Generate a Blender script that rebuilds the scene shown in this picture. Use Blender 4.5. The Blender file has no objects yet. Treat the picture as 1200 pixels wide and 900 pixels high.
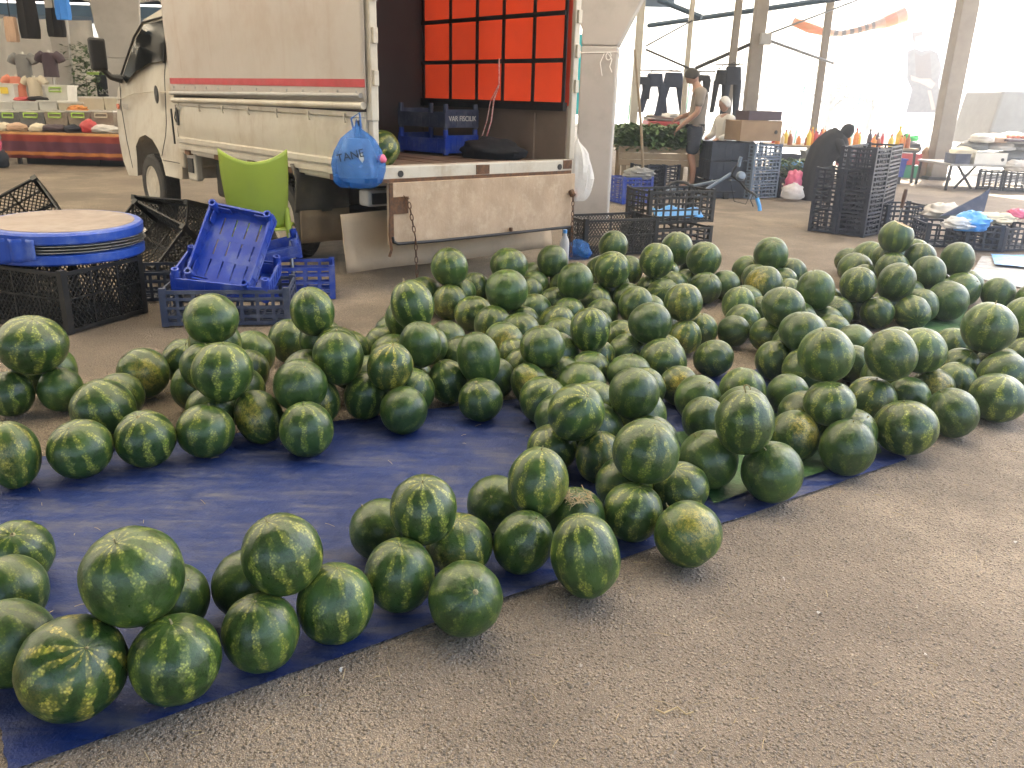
import bpy, bmesh, math, random
from mathutils import Matrix, Vector, Euler, noise
random.seed(7)
R_ = math.radians
scene = bpy.context.scene
COL = scene.collection

# ------------------------------------------------------------ camera
FPX, CAMH, CPITCH, CROLL = 975.0, 1.4, R_(71), R_(1.6)
cam_d = bpy.data.cameras.new('camera'); cam = bpy.data.objects.new('camera', cam_d); COL.objects.link(cam)
cam_d.sensor_width = 36.0; cam_d.lens = 36.0 * FPX / 1200.0; cam_d.clip_end = 2000; cam_d.clip_start = 0.05
CM = Matrix.Rotation(CPITCH, 4, 'X') @ Matrix.Rotation(CROLL, 4, 'Z')
cam.matrix_world = Matrix.Translation((0, 0, CAMH)) @ CM
scene.camera = cam
scene.render.resolution_x, scene.render.resolution_y = 1024, 768

# ------------------------------------------------------------ sky and sun
SUN_EL, SUN_AZ = R_(52), R_(28)          # azimuth from +Y towards +X
w = bpy.data.worlds.new('World'); scene.world = w; w.use_nodes = True
nt = w.node_tree; nt.nodes.clear()
sky = nt.nodes.new('ShaderNodeTexSky'); sky.sky_type = 'NISHITA'; sky.sun_disc = False
sky.sun_elevation = SUN_EL; sky.sun_rotation = SUN_AZ; sky.dust_density = 5.0; sky.air_density = 1.2
bg = nt.nodes.new('ShaderNodeBackground'); bg.inputs['Strength'].default_value = 0.12
wo = nt.nodes.new('ShaderNodeOutputWorld')
nt.links.new(sky.outputs[0], bg.inputs[0]); nt.links.new(bg.outputs[0], wo.inputs[0])
sd = bpy.data.lights.new('sun', 'SUN'); sd.energy = 5.0; sd.angle = R_(0.5); sd.color = (1, 0.93, 0.80)
sun = bpy.data.objects.new('sun', sd); COL.objects.link(sun)
sdir = Vector((math.sin(SUN_AZ) * math.cos(SUN_EL), math.cos(SUN_AZ) * math.cos(SUN_EL), math.sin(SUN_EL)))
sun.rotation_euler = sdir.to_track_quat('Z', 'Y').to_euler(); sun.location = sdir * 40
scene.view_settings.view_transform = 'Standard'; scene.view_settings.look = 'None'
scene.view_settings.gamma = 1; scene.view_settings.use_curve_mapping = False
scene.view_settings.exposure = 3.0
scene.render.engine = 'CYCLES'

# ------------------------------------------------------------ pixel -> place helpers (1200 x 900 photograph)
def ray(px, py):
    return CM.to_3x3() @ Vector(((px - 600) / FPX, (450 - py) / FPX, -1))
def G(px, py, z=0.0):
    d = ray(px, py); t = (z - CAMH) / d.z
    return Vector((d.x * t, d.y * t, z))
def atY(px, py, Y):
    d = ray(px, py); t = Y / d.y
    return Vector((d.x * t, Y, CAMH + d.z * t))

# ------------------------------------------------------------ mesh builder
class MB:
    def __init__(s): s.v = []; s.f = []
    def add(s, vs, fs):
        o = len(s.v); s.v += [tuple(v) for v in vs]; s.f += [tuple(i + o for i in f) for f in fs]; return s
    def bx(s, x0, x1, y0, y1, z0, z1, M=None):
        vs = [Vector((x, y, z)) for x in (x0, x1) for y in (y0, y1) for z in (z0, z1)]
        if M is not None: vs = [M @ v for v in vs]
        return s.add(vs, [(0, 1, 3, 2), (4, 6, 7, 5), (0, 4, 5, 1), (2, 3, 7, 6), (0, 2, 6, 4), (1, 5, 7, 3)])
    def bar(s, p, q, w, h=None, up=(0, 0, 1)):
        h = h or w; p = Vector(p); q = Vector(q); d = (q - p)
        if d.length < 1e-6: return s
        d.normalize(); u = Vector(up)
        if abs(d.dot(u)) > .98: u = Vector((1, 0, 0))
        a = d.cross(u).normalized(); b = a.cross(d)
        vs = [e + a * (w / 2 * i) + b * (h / 2 * j) for e in (p, q) for i, j in ((-1, -1), (1, -1), (1, 1), (-1, 1))]
        return s.add(vs, [(3, 2, 1, 0), (4, 5, 6, 7), (0, 1, 5, 4), (1, 2, 6, 5), (2, 3, 7, 6), (3, 0, 4, 7)])
    def tube(s, pts, r, n=8, caps=True):
        pts = [Vector(p) for p in pts]; m = len(pts); rs = r if isinstance(r, (list, tuple)) else [r] * m
        o = len(s.v); a = None
        for i, p in enumerate(pts):
            d = (pts[min(i + 1, m - 1)] - pts[max(i - 1, 0)]).normalized()
            if a is None:
                a = d.cross(Vector((0, 0, 1)) if abs(d.z) < .9 else Vector((1, 0, 0))).normalized()
            a = (a - d * a.dot(d)).normalized(); b = d.cross(a)
            s.v += [tuple(p + (a * math.cos(t) + b * math.sin(t)) * rs[i]) for t in [2 * math.pi * k / n for k in range(n)]]
        for i in range(m - 1):
            for k in range(n):
                k2 = (k + 1) % n
                s.f.append((o + i * n + k, o + i * n + k2, o + (i + 1) * n + k2, o + (i + 1) * n + k))
        if caps:
            s.f.append(tuple(o + k for k in range(n))[::-1]); s.f.append(tuple(o + (m - 1) * n + k for k in range(n)))
        return s
    def loft(s, rings, caps=True, closed=True):
        o = len(s.v); n = len(rings[0]); m = len(rings)
        for r in rings: s.v += [tuple(p) for p in r]
        for i in range(m - 1):
            for k in range(n if closed else n - 1):
                k2 = (k + 1) % n
                s.f.append((o + i * n + k, o + i * n + k2, o + (i + 1) * n + k2, o + (i + 1) * n + k))
        if caps and closed:
            s.f.append(tuple(o + k for k in range(n))[::-1]); s.f.append(tuple(o + (m - 1) * n + k for k in range(n)))
        return s
    def lathe(s, prof, n=24, M=None, caps=True):
        M = M or Matrix.Identity(4)
        return s.loft([[M @ Vector((r * math.cos(2 * math.pi * k / n), r * math.sin(2 * math.pi * k / n), z)) for k in range(n)] for r, z in prof], caps)
    def grid(s, fn, nu, nv):
        o = len(s.v)
        for i in range(nu + 1):
            for j in range(nv + 1): s.v.append(tuple(fn(i / nu, j / nv)))
        for i in range(nu):
            for j in range(nv):
                a = o + i * (nv + 1) + j; s.f.append((a, a + nv + 1, a + nv + 2, a + 1))
        return s
    def prism(s, poly, ext):
        ext = Vector(ext); n = len(poly); o = len(s.v)
        s.v += [tuple(Vector(p)) for p in poly] + [tuple(Vector(p) + ext) for p in poly]
        s.f.append(tuple(o + k for k in range(n))[::-1]); s.f.append(tuple(o + n + k for k in range(n)))
        for k in range(n):
            k2 = (k + 1) % n; s.f.append((o + k, o + k2, o + n + k2, o + n + k))
        return s
    def mesh(s, name, mat=None, smooth=0):
        me = bpy.data.meshes.new(name); me.from_pydata(s.v, [], s.f); me.update()
        bm = bmesh.new(); bm.from_mesh(me); bmesh.ops.recalc_face_normals(bm, faces=bm.faces); bm.to_mesh(me); bm.free()
        if mat: me.materials.append(mat)
        if smooth:
            me.polygons.foreach_set('use_smooth', [True] * len(me.polygons)); me.set_sharp_from_angle(angle=R_(smooth))
        return me
    def build(s, name, mat, parent=None, smooth=0, bevel=0, solid=0, sub=0):
        o = bpy.data.objects.new(name, s.mesh(name, mat, smooth)); COL.objects.link(o); o.parent = parent
        if solid:
            m = o.modifiers.new('solid', 'SOLIDIFY'); m.thickness = solid; m.offset = 0
        if sub:
            m = o.modifiers.new('sub', 'SUBSURF'); m.levels = sub; m.render_levels = sub
        if bevel:
            m = o.modifiers.new('bevel', 'BEVEL'); m.width = bevel; m.segments = 2; m.limit_method = 'ANGLE'; m.angle_limit = R_(40)
        return o

def tag(o, label=None, cat=None, group=None, kind=None):
    if label: o['label'] = label
    if cat: o['category'] = cat
    if group: o['group'] = group
    if kind: o['kind'] = kind
    return o
def thing(name, label, cat, loc=(0, 0, 0), rotz=0, group=None):
    o = bpy.data.objects.new(name, None); COL.objects.link(o); o.empty_display_size = .1
    o.location = loc; o.rotation_euler = (0, 0, rotz)
    return tag(o, label, cat, group)
def copy_tree(o, parent=None):
    c = o.copy(); COL.objects.link(c); c.parent = parent
    for ch in list(o.children): copy_tree(ch, c)
    return c
def relabel(o, label, group=None):
    o['label'] = label
    if group: o['group'] = group
    return o
def txt(name, s, size, mat, parent, M, ext=.001):
    cu = bpy.data.curves.new('t', 'FONT'); cu.body = s; cu.size = size; cu.extrude = ext; cu.align_x = 'CENTER'; cu.align_y = 'CENTER'
    to = bpy.data.objects.new('t', cu); COL.objects.link(to)
    dg = bpy.context.evaluated_depsgraph_get(); me = bpy.data.meshes.new_from_object(to.evaluated_get(dg))
    bpy.data.objects.remove(to); me.materials.clear(); me.materials.append(mat); me.name = name
    o = bpy.data.objects.new(name, me); COL.objects.link(o); o.parent = parent; o.matrix_local = M
    return o
def nz(x, y, z=0.0): return noise.noise(Vector((x, y, z)))

# ------------------------------------------------------------ materials
def base_mat(name):
    m = bpy.data.materials.new(name); m.use_nodes = True
    return m, m.node_tree, m.node_tree.nodes['Principled BSDF']
def node(t, typ, **kw):
    n = t.nodes.new(typ)
    for k, v in kw.items():
        if k.startswith('i_'):
            key = k[2:]; key = int(key) if key.isdigit() else key.replace('_', ' ')
            n.inputs[key].default_value = v
        else: setattr(n, k, v)
    return n
def math_(t, op, a, b=None, c=None, clamp=False):
    n = t.nodes.new('ShaderNodeMath'); n.operation = op; n.use_clamp = clamp
    for i, x in enumerate((a, b, c)):
        if x is None: continue
        if isinstance(x, (int, float)): n.inputs[i].default_value = x
        else: t.links.new(x, n.inputs[i])
    return n.outputs[0]
def mixc(t, fac, a, b, mode='MIX'):
    n = t.nodes.new('ShaderNodeMix'); n.data_type = 'RGBA'; n.blend_type = mode
    for i, x in ((0, fac), (6, a), (7, b)):
        if isinstance(x, (int, float)): n.inputs[i].default_value = x
        elif isinstance(x, tuple): n.inputs[i].default_value = (*x[:3], 1)
        else: t.links.new(x, n.inputs[i])
    return n.outputs[2]
def ramp(t, x, lo, hi, a=0.0, b=1.0):
    n = t.nodes.new('ShaderNodeMapRange'); n.interpolation_type = 'SMOOTHSTEP'
    t.links.new(x, n.inputs[0])
    for i, v in enumerate((lo, hi, a, b)): n.inputs[i + 1].default_value = v
    return n.outputs[0]
def noise_(t, vec, scale, detail=4, rough=.55, dist=0.0):
    n = t.nodes.new('ShaderNodeTexNoise'); n.inputs['Scale'].default_value = scale; n.inputs['Detail'].default_value = detail
    n.inputs['Roughness'].default_value = rough; n.inputs['Distortion'].default_value = dist
    if vec is not None: t.links.new(vec, n.inputs['Vector'])
    return n.outputs[0]
def bump_(t, b, h, strength=.3, dist=.01):
    n = t.nodes.new('ShaderNodeBump'); n.inputs['Strength'].default_value = strength; n.inputs['Distance'].default_value = dist
    t.links.new(h, n.inputs['Height']); t.links.new(n.outputs[0], b.inputs['Normal']); return n
MATS = {}
def pm(name, c1, c2=None, scale=6.0, rough=.6, metal=0.0, bump=0.0, bscale=60.0, dirt=None, dscale=2.5, damt=.5, spec=.5, streak=False):
    """plain procedural paint: two tones by noise, a dirt tone in patches, fine bump"""
    if name in MATS: return MATS[name]
    m, t, b = base_mat(name); c2 = c2 or tuple(x * .8 for x in c1)
    tc = t.nodes.new('ShaderNodeTexCoord'); P = tc.outputs['Object']
    col = mixc(t, ramp(t, noise_(t, P, scale, 5), .3, .7), c1, c2)
    if dirt and streak:
        mp = t.nodes.new('ShaderNodeMapping'); mp.inputs['Scale'].default_value = (5, 5, .7); t.links.new(P, mp.inputs[0])
        col = mixc(t, math_(t, 'MULTIPLY', ramp(t, noise_(t, mp.outputs[0], dscale, 7, .7), .5, .78), damt * .9), col, dirt)
    if dirt:
        col = mixc(t, math_(t, 'MULTIPLY', ramp(t, noise_(t, P, dscale, 8, .7), .45, .72), damt), col, dirt)
    t.links.new(col, b.inputs['Base Color'])
    b.inputs['Metallic'].default_value = metal; b.inputs['Specular IOR Level'].default_value = spec
    t.links.new(ramp(t, noise_(t, P, scale * 2.3, 3), .2, .8, max(rough - .1, 0), min(rough + .1, 1)), b.inputs['Roughness'])
    if bump: bump_(t, b, noise_(t, P, bscale, 5, .65), bump, .01)
    MATS[name] = m; return m
def melon_mat():
    m, t, b = base_mat('watermelon_rind')
    tc = t.nodes.new('ShaderNodeTexCoord'); oi = t.nodes.new('ShaderNodeObjectInfo')
    sep = t.nodes.new('ShaderNodeSeparateColor'); t.links.new(oi.outputs['Color'], sep.inputs[0])
    stripe, yellow, spot = sep.outputs[0], sep.outputs[1], sep.outputs[2]
    P = tc.outputs['Object']
    off = t.nodes.new('ShaderNodeVectorMath'); off.operation = 'ADD'; t.links.new(P, off.inputs[0])
    cx = t.nodes.new('ShaderNodeCombineXYZ'); r40 = math_(t, 'MULTIPLY', oi.outputs['Random'], 40.0)
    for i in range(3): t.links.new(r40, cx.inputs[i])
    t.links.new(cx.outputs[0], off.inputs[1]); Q = off.outputs[0]
    sx = t.nodes.new('ShaderNodeSeparateXYZ'); t.links.new(P, sx.inputs[0])
    ang = math_(t, 'ARCTAN2', sx.outputs[1], sx.outputs[0])
    nA = noise_(t, Q, 2.0, 4); nB = noise_(t, Q, 7.0, 5, .7); nC = noise_(t, Q, 24.0, 4, .7)
    ph = math_(t, 'MULTIPLY_ADD', ang, 10.0, math_(t, 'MULTIPLY', nA, 6.5))
    sn = math_(t, 'MULTIPLY_ADD', math_(t, 'SINE', ph), .5, .5)
    edge = math_(t, 'ADD', sn, math_(t, 'MULTIPLY_ADD', nB, 1.15, -.58))
    edge = math_(t, 'ADD', edge, math_(t, 'MULTIPLY_ADD', nC, .8, -.4))
    mask = ramp(t, edge, .52, .76)
    # blotches inside the pale band and breaks along it
    vor = node(t, 'ShaderNodeTexVoronoi', i_Scale=15.0); t.links.new(Q, vor.inputs['Vector'])
    blot = ramp(t, math_(t, 'ADD', vor.outputs['Distance'], math_(t, 'MULTIPLY_ADD', nC, .9, -.45)), .12, .62, 1.0, .22)
    brk = ramp(t, noise_(t, Q, 2.6, 4), .36, .56, .08, 1.0)
    mask = math_(t, 'MULTIPLY', math_(t, 'MULTIPLY', mask, blot), math_(t, 'MULTIPLY', brk, stripe), clamp=True)
    # thin dark veins between the bands
    vein = ramp(t, noise_(t, Q, 11.0, 6, .75, 1.2), .47, .53)
    dark = mixc(t, vein, (.013, .034, .0065), (.026, .058, .012))
    mid = mixc(t, ramp(t, noise_(t, Q, 1.2, 2), .35, .7), dark, (.050, .100, .021))
    lum = mixc(t, oi.outputs['Random'], dark, mid)
    pale = mixc(t, ramp(t, nB, .3, .7), (.17, .25, .032), (.36, .42, .075))
    gold = mixc(t, ramp(t, nB, .3, .7), (.46, .38, .04), (.66, .54, .12))
    paley = mixc(t, math_(t, 'MULTIPLY', yellow, ramp(t, noise_(t, Q, 1.4, 2), .28, .55)), pale, gold)
    col = mixc(t, mask, lum, paley)
    # field patch where it lay on the ground
    sp = math_(t, 'ADD', sx.outputs[0], math_(t, 'MULTIPLY_ADD', nB, .5, -.25))
    spm = math_(t, 'MULTIPLY', ramp(t, sp, .68, 1.05), spot)
    spm = math_(t, 'MULTIPLY', spm, ramp(t, math_(t, 'ADD', nC, math_(t, 'MULTIPLY', nB, .8)), .75, 1.05, .08, .85))
    col = mixc(t, spm, col, mixc(t, nB, (.42, .28, .02), (.42, .36, .08)))
    # dusty bloom and scratches
    dust = math_(t, 'MULTIPLY', ramp(t, noise_(t, Q, 3.5, 8, .75), .52, .78), .22)
    col = mixc(t, dust, col, (.24, .24, .17))
    scr = ramp(t, noise_(t, Q, 3.0, 2, .5, 3.0), .497, .503)
    col = mixc(t, math_(t, 'MULTIPLY', ramp(t, nA, .62, .7), math_(t, 'MULTIPLY', scr, .12)), col, (.35, .30, .18))
    t.links.new(col, b.inputs['Base Color'])
    t.links.new(math_(t, 'ADD', ramp(t, nB, .2, .8, .26, .36), dust), b.inputs['Roughness'])
    b.inputs['Specular IOR Level'].default_value = .5
    bump_(t, b, math_(t, 'ADD', noise_(t, Q, 5.0, 2), math_(t, 'MULTIPLY', nC, .25)), .10, .06)
    return m
M_MELON = melon_mat()

def asphalt_mat():
    m, t, b = base_mat('asphalt')
    tc = t.nodes.new('ShaderNodeTexCoord'); P = tc.outputs['Object']
    big = noise_(t, P, .55, 5, .6); mid = noise_(t, P, 3.0, 6, .65)
    v1 = node(t, 'ShaderNodeTexVoronoi', i_Scale=78.0); t.links.new(P, v1.inputs['Vector'])
    v2 = node(t, 'ShaderNodeTexVoronoi', i_Scale=210.0); t.links.new(P, v2.inputs['Vector'])
    bind = mixc(t, ramp(t, big, .35, .65), (.35, .285, .215), (.215, .173, .134))
    bind = mixc(t, math_(t, 'MULTIPLY', ramp(t, mid, .48, .72), .55), bind, (.34, .28, .21))
    st = mixc(t, v1.outputs['Color'], (.15, .12, .095), (.52, .43, .32))
    col = mixc(t, ramp(t, v1.outputs['Distance'], .12, .5, .75, 0.0), bind, st)
    col = mixc(t, ramp(t, math_(t, 'ADD', v2.outputs['Distance'], mid), .85, 1.15, 0, .6), col, (.07, .055, .045))
    # broad darker patches set by large-scale noise
    dark_patch = ramp(t, noise_(t, P, .75, 6, .55, .5), .53, .60)
    col = mixc(t, math_(t, 'MULTIPLY', dark_patch, .42), col, (.10, .082, .065))
    t.links.new(col, b.inputs['Base Color']); b.inputs['Roughness'].default_value = .85
    b.inputs['Specular IOR Level'].default_value = .3
    h = math_(t, 'ADD', ramp(t, v1.outputs['Distance'], 0, .6, 1, 0), math_(t, 'MULTIPLY', ramp(t, v2.outputs['Distance'], 0, .6, 1, 0), .5))
    h = math_(t, 'ADD', h, math_(t, 'MULTIPLY', mid, 1.2))
    bump_(t, b, h, .9, .009)
    return m
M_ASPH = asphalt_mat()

def tarp_mat(name, c1, c2, dusty, amt, rough=.45):
    m, t, b = base_mat(name)
    tc = t.nodes.new('ShaderNodeTexCoord'); P = tc.outputs['Object']
    mp = t.nodes.new('ShaderNodeMapping'); mp.inputs['Scale'].default_value = (1.4, 9, 1); mp.inputs['Rotation'].default_value = (0, 0, R_(-18)); t.links.new(P, mp.inputs[0])
    sm = noise_(t, mp.outputs[0], 2.0, 8, .75, .4); n2 = noise_(t, P, 5.0, 7, .7); n3 = noise_(t, P, 1.3, 4)
    col = mixc(t, ramp(t, n3, .3, .7), c1, c2)
    d = math_(t, 'MULTIPLY', ramp(t, sm, .38, .66), ramp(t, n2, .32, .66))
    d = math_(t, 'MULTIPLY', d, ramp(t, n3, .25, .6, .35, 1.0))
    col = mixc(t, math_(t, 'MULTIPLY', d, amt), col, dusty)
    t.links.new(col, b.inputs['Base Color'])
    t.links.new(math_(t, 'MULTIPLY_ADD', d, .4, rough), b.inputs['Roughness']); b.inputs['Specular IOR Level'].default_value = .3
    wv = math_(t, 'ADD', noise_(t, P, 9.0, 4), math_(t, 'MULTIPLY', noise_(t, P, 170.0, 1), .08))
    bump_(t, b, wv, .6, .035)
    return m
M_TARP = tarp_mat('blue_tarp', (.002, .015, .092), (.003, .022, .125), (.15, .145, .145), .75, .6)
M_TARPG = tarp_mat('green_tarp', (.02, .075, .02), (.035, .11, .03), (.12, .13, .08), .7)
M_TARPW = tarp_mat('grey_sheet', (.30, .30, .31), (.38, .38, .39), (.18, .17, .16), .6)

def thin_sheet(name, c, tr):
    m, t, b = base_mat(name); tc = t.nodes.new('ShaderNodeTexCoord'); P = tc.outputs['Object']
    col = mixc(t, ramp(t, noise_(t, P, 1.5, 5), .3, .7), c, tuple(x * .8 for x in c)); t.links.new(col, b.inputs['Base Color']); b.inputs['Roughness'].default_value = .5
    bump_(t, b, noise_(t, P, 3.0, 4), .15, .02)
    x = t.nodes.new('ShaderNodeBsdfTranslucent'); t.links.new(col, x.inputs[0]); mx = t.nodes.new('ShaderNodeMixShader'); mx.inputs[0].default_value = tr
    t.links.new(b.outputs[0], mx.inputs[1]); t.links.new(x.outputs[0], mx.inputs[2]); t.links.new(mx.outputs[0], t.nodes['Material Output'].inputs[0])
    return m
M_CREAM = pm('cream_paint', (.48, .44, .37), (.43, .39, .325), 1.2, .38, dirt=(.26, .185, .11), dscale=2.2, damt=.6, streak=True)
M_TARPV = pm('truck_cover', (.385, .345, .31), (.42, .38, .345), .9, .5, bump=.12, bscale=2.5, dirt=(.30, .205, .15), dscale=1.4, damt=.5, streak=True)
M_PLYW = pm('plywood', (.42, .30, .20), (.34, .24, .155), 5, .75, bump=.25, bscale=40, dirt=(.52, .41, .30), dscale=9, damt=.6, streak=True)
M_BROWN = pm('brown_tarp', (.055, .042, .038), (.04, .031, .028), 1.5, .7)
M_INPLY = pm('inner_board', (.20, .145, .11), (.15, .11, .085), 3, .7, bump=.2)
M_FLOORW = pm('bed_boards', (.20, .13, .085), (.14, .09, .06), 4, .8, bump=.3)
M_RED = pm('red_stripe', (.42, .03, .04), (.36, .03, .035), 8, .45)
M_ORNG = thin_sheet('orange_cover', (.66, .062, .018), .45)
M_STEEL = pm('dark_steel', (.045, .043, .042), (.03, .028, .027), 9, .5, .6)
M_RUST = pm('rusty_steel', (.16, .075, .035), (.08, .045, .028), 30, .8, .3, bump=.3)
M_GREYP = pm('grey_pipe', (.33, .32, .31), (.27, .26, .25), 6, .4)
M_RUBBER = pm('rubber', (.022, .021, .02), (.035, .032, .03), 8, .8, dirt=(.12, .10, .08), dscale=5, damt=.5)
M_FLAP = pm('mud_flap', (.085, .08, .075), (.06, .056, .052), 5, .7, dirt=(.18, .15, .12), dscale=4, damt=.6)
M_FLAPB = pm('flap_plate', (.25, .19, .13), (.20, .15, .10), 5, .7, dirt=(.36, .29, .21), dscale=4, damt=.6)
M_GLASS = pm('dark_glass', (.008, .009, .01), (.006, .007, .008), 1, .08, spec=.08)
M_BLACKP = pm('black_plastic', (.006, .006, .006), (.011, .010, .010), 9, .5, dirt=(.07, .06, .05), dscale=7, damt=.3)
M_NAVYP = pm('navy_plastic', (.008, .013, .026), (.014, .020, .038), 9, .5, dirt=(.08, .08, .08), dscale=7, damt=.3)
M_BLUEP = pm('blue_plastic', (.006, .035, .30), (.010, .05, .36), 6, .42, dirt=(.17, .19, .32), dscale=7, damt=.65)
M_GBLUEP = pm('dull_blue_plastic', (.025, .036, .075), (.04, .05, .09), 8, .55, dirt=(.16, .16, .18), dscale=7, damt=.6)
M_GREYBLUE = pm('grey_blue_plastic', (.12, .16, .22), (.15, .19, .25), 8, .55)
M_LIME = pm('lime_plastic', (.34, .43, .055), (.30, .39, .05), 3, .38, dirt=(.30, .33, .12), dscale=3, damt=.35)
M_ALU = pm('aluminium', (.52, .50, .47), (.42, .40, .38), 10, .35, .8)
M_CONC = pm('concrete', (.42, .40, .375), (.37, .35, .33), 1.6, .85, bump=.15, bscale=30, dirt=(.22, .21, .19), dscale=2, damt=.4)
M_WOOD = pm('raw_wood', (.34, .26, .17), (.27, .20, .13), 7, .75, bump=.15, bscale=30)
M_WOODD = pm('weathered_post', (.24, .21, .18), (.19, .165, .14), 4, .8, bump=.2, bscale=30)
M_WHITEP = pm('white_plastic', (.68, .66, .60), (.60, .58, .53), 5, .45)
M_CARD = pm('cardboard', (.30, .20, .12), (.25, .165, .10), 5, .8)
M_PURPLE = pm('purple_card', (.07, .045, .06), (.06, .04, .05), 4, .7)
M_BLUE = pm('blue_cover', (.006, .05, .34), (.010, .065, .40), 5, .4, bump=.15, bscale=12, dirt=(.25, .30, .45), dscale=5, damt=.5)
M_TABLE = pm('worn_table_top', (.23, .18, .155), (.18, .14, .12), 3.5, .6, bump=.1, bscale=30, dirt=(.34, .29, .26), dscale=3, damt=.6)
M_SKIN = pm('skin', (.36, .20, .14), (.33, .18, .125), 5, .5)
M_HAIR = pm('dark_hair', (.02, .016, .013), (.03, .024, .02), 20, .6)
M_HAIRW = pm('white_hair', (.55, .53, .50), (.48, .46, .44), 20, .6)
M_TEE = pm('taupe_cloth', (.22, .185, .155), (.19, .16, .135), 4, .85, bump=.25, bscale=14)
M_SHORTS = pm('navy_cloth', (.018, .022, .035), (.026, .03, .045), 6, .85, bump=.2, bscale=14)
M_BLACKC = pm('black_cloth', (.010, .010, .012), (.016, .015, .017), 6, .9, bump=.25, bscale=14)
M_DENIM = pm('denim', (.025, .035, .07), (.04, .052, .095), 8, .85, bump=.2)
M_SHIRTW = pm('pale_cloth', (.55, .52, .49), (.48, .46, .43), 5, .85, bump=.25, bscale=14)
M_WHITE = pm('white_paint', (.78, .77, .74), (.74, .73, .70), 3, .5)
M_FLESH = pm('melon_flesh', (.62, .10, .06), (.55, .07, .045), 20, .35)
M_RINDW = pm('melon_rind_edge', (.62, .62, .40), (.55, .58, .35), 20, .45)
M_STEM = pm('dry_stem', (.30, .25, .13), (.20, .18, .08), 25, .8)
M_STRAW = pm('dry_straw', (.46, .36, .20), (.36, .27, .14), 25, .85)
M_BLADE = pm('knife_blade', (.45, .45, .45), (.38, .38, .38), 30, .3, .9)
M_PINK = pm('pink_bag', (.62, .12, .22), (.55, .10, .20), 6, .4)
M_AQUA = pm('aqua_sheet', (.03, .55, .62), (.04, .60, .66), 3, .45)
M_LBLUE = pm('light_blue_plastic', (.05, .26, .62), (.08, .32, .68), 9, .35)
M_RBLUE = pm('roof_blue', (.035, .075, .13), (.045, .09, .15), 3, .6)
M_YEL = pm('yellow_print', (.75, .55, .06), (.68, .50, .05), 5, .5)
M_GREENP = pm('green_plastic', (.03, .26, .13), (.035, .30, .15), 5, .5)
M_REDP = pm('red_plastic', (.50, .045, .05), (.45, .04, .045), 5, .45)
M_GREYC = pm('grey_cloth', (.22, .22, .215), (.19, .19, .185), 5, .85, bump=.2)
M_CORAL = pm('coral_cloth', (.72, .26, .17), (.66, .23, .15), 5, .85, bump=.2)
M_CREAMC = pm('cream_cloth', (.62, .55, .42), (.56, .50, .38), 5, .85, bump=.2)
M_BLUEC = pm('sky_blue_cloth', (.04, .20, .62), (.05, .22, .66), 5, .8)
M_BEIGEC = pm('beige_cloth', (.50, .34, .24), (.45, .30, .21), 5, .85)
M_ROOF = pm('roof_sheet', (.30, .29, .27), (.24, .23, .215), 1.5, .6, dirt=(.20, .15, .11), dscale=1, damt=.5)
M_PAVE = pm('sunlit_concrete', (.42, .40, .37), (.37, .35, .32), .5, .9, bump=.1, bscale=20)
def fill_sheet_mat():  # translucent sheet added to the unseen roof for warm fill light
    m, t, b = base_mat('milky_sheet'); tr = t.nodes.new('ShaderNodeBsdfTranslucent'); tr.inputs[0].default_value = (.88, .80, .64, 1)
    mx = t.nodes.new('ShaderNodeMixShader'); mx.inputs[0].default_value = .62; b.inputs['Base Color'].default_value = (.6, .58, .52, 1)
    t.links.new(b.outputs[0], mx.inputs[1]); t.links.new(tr.outputs[0], mx.inputs[2]); t.links.new(mx.outputs[0], t.nodes['Material Output'].inputs[0])
    return m
M_FILLSHEET = fill_sheet_mat()
def leaf_mat(name, c1, c2):
    m, t, b = base_mat(name); oi = t.nodes.new('ShaderNodeNewGeometry')
    col = mixc(t, oi.outputs['Random Per Island'], c1, c2); t.links.new(col, b.inputs['Base Color']); b.inputs['Roughness'].default_value = .55
    return m
M_LEAF = leaf_mat('leaves', (.035, .085, .022), (.10, .17, .05))
M_LEAFT = leaf_mat('tree_leaves', (.02, .05, .004), (.05, .085, .010))
def bag_mat(name, c, tr, rough=.25):
    m, t, b = base_mat(name); tc = t.nodes.new('ShaderNodeTexCoord'); P = tc.outputs['Object']
    n = noise_(t, P, 14, 5, .7, 1.0); col = mixc(t, ramp(t, n, .55, .75, 0, .5), c, (.7, .75, .8))
    t.links.new(col, b.inputs['Base Color']); b.inputs['Roughness'].default_value = rough
    bump_(t, b, n, .6, .02)
    tb = t.nodes.new('ShaderNodeBsdfTransparent'); mx = t.nodes.new('ShaderNodeMixShader'); mx.inputs[0].default_value = tr
    tb.inputs[0].default_value = (*[.5 + .5 * x for x in c], 1)
    out = t.nodes['Material Output']; t.links.new(b.outputs[0], mx.inputs[1]); t.links.new(tb.outputs[0], mx.inputs[2]); t.links.new(mx.outputs[0], out.inputs[0])
    return m
M_BAGB = bag_mat('blue_bag_film', (.04, .24, .70), .62)
M_BAGW = bag_mat('clear_bag_film', (.80, .78, .76), .45)
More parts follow.
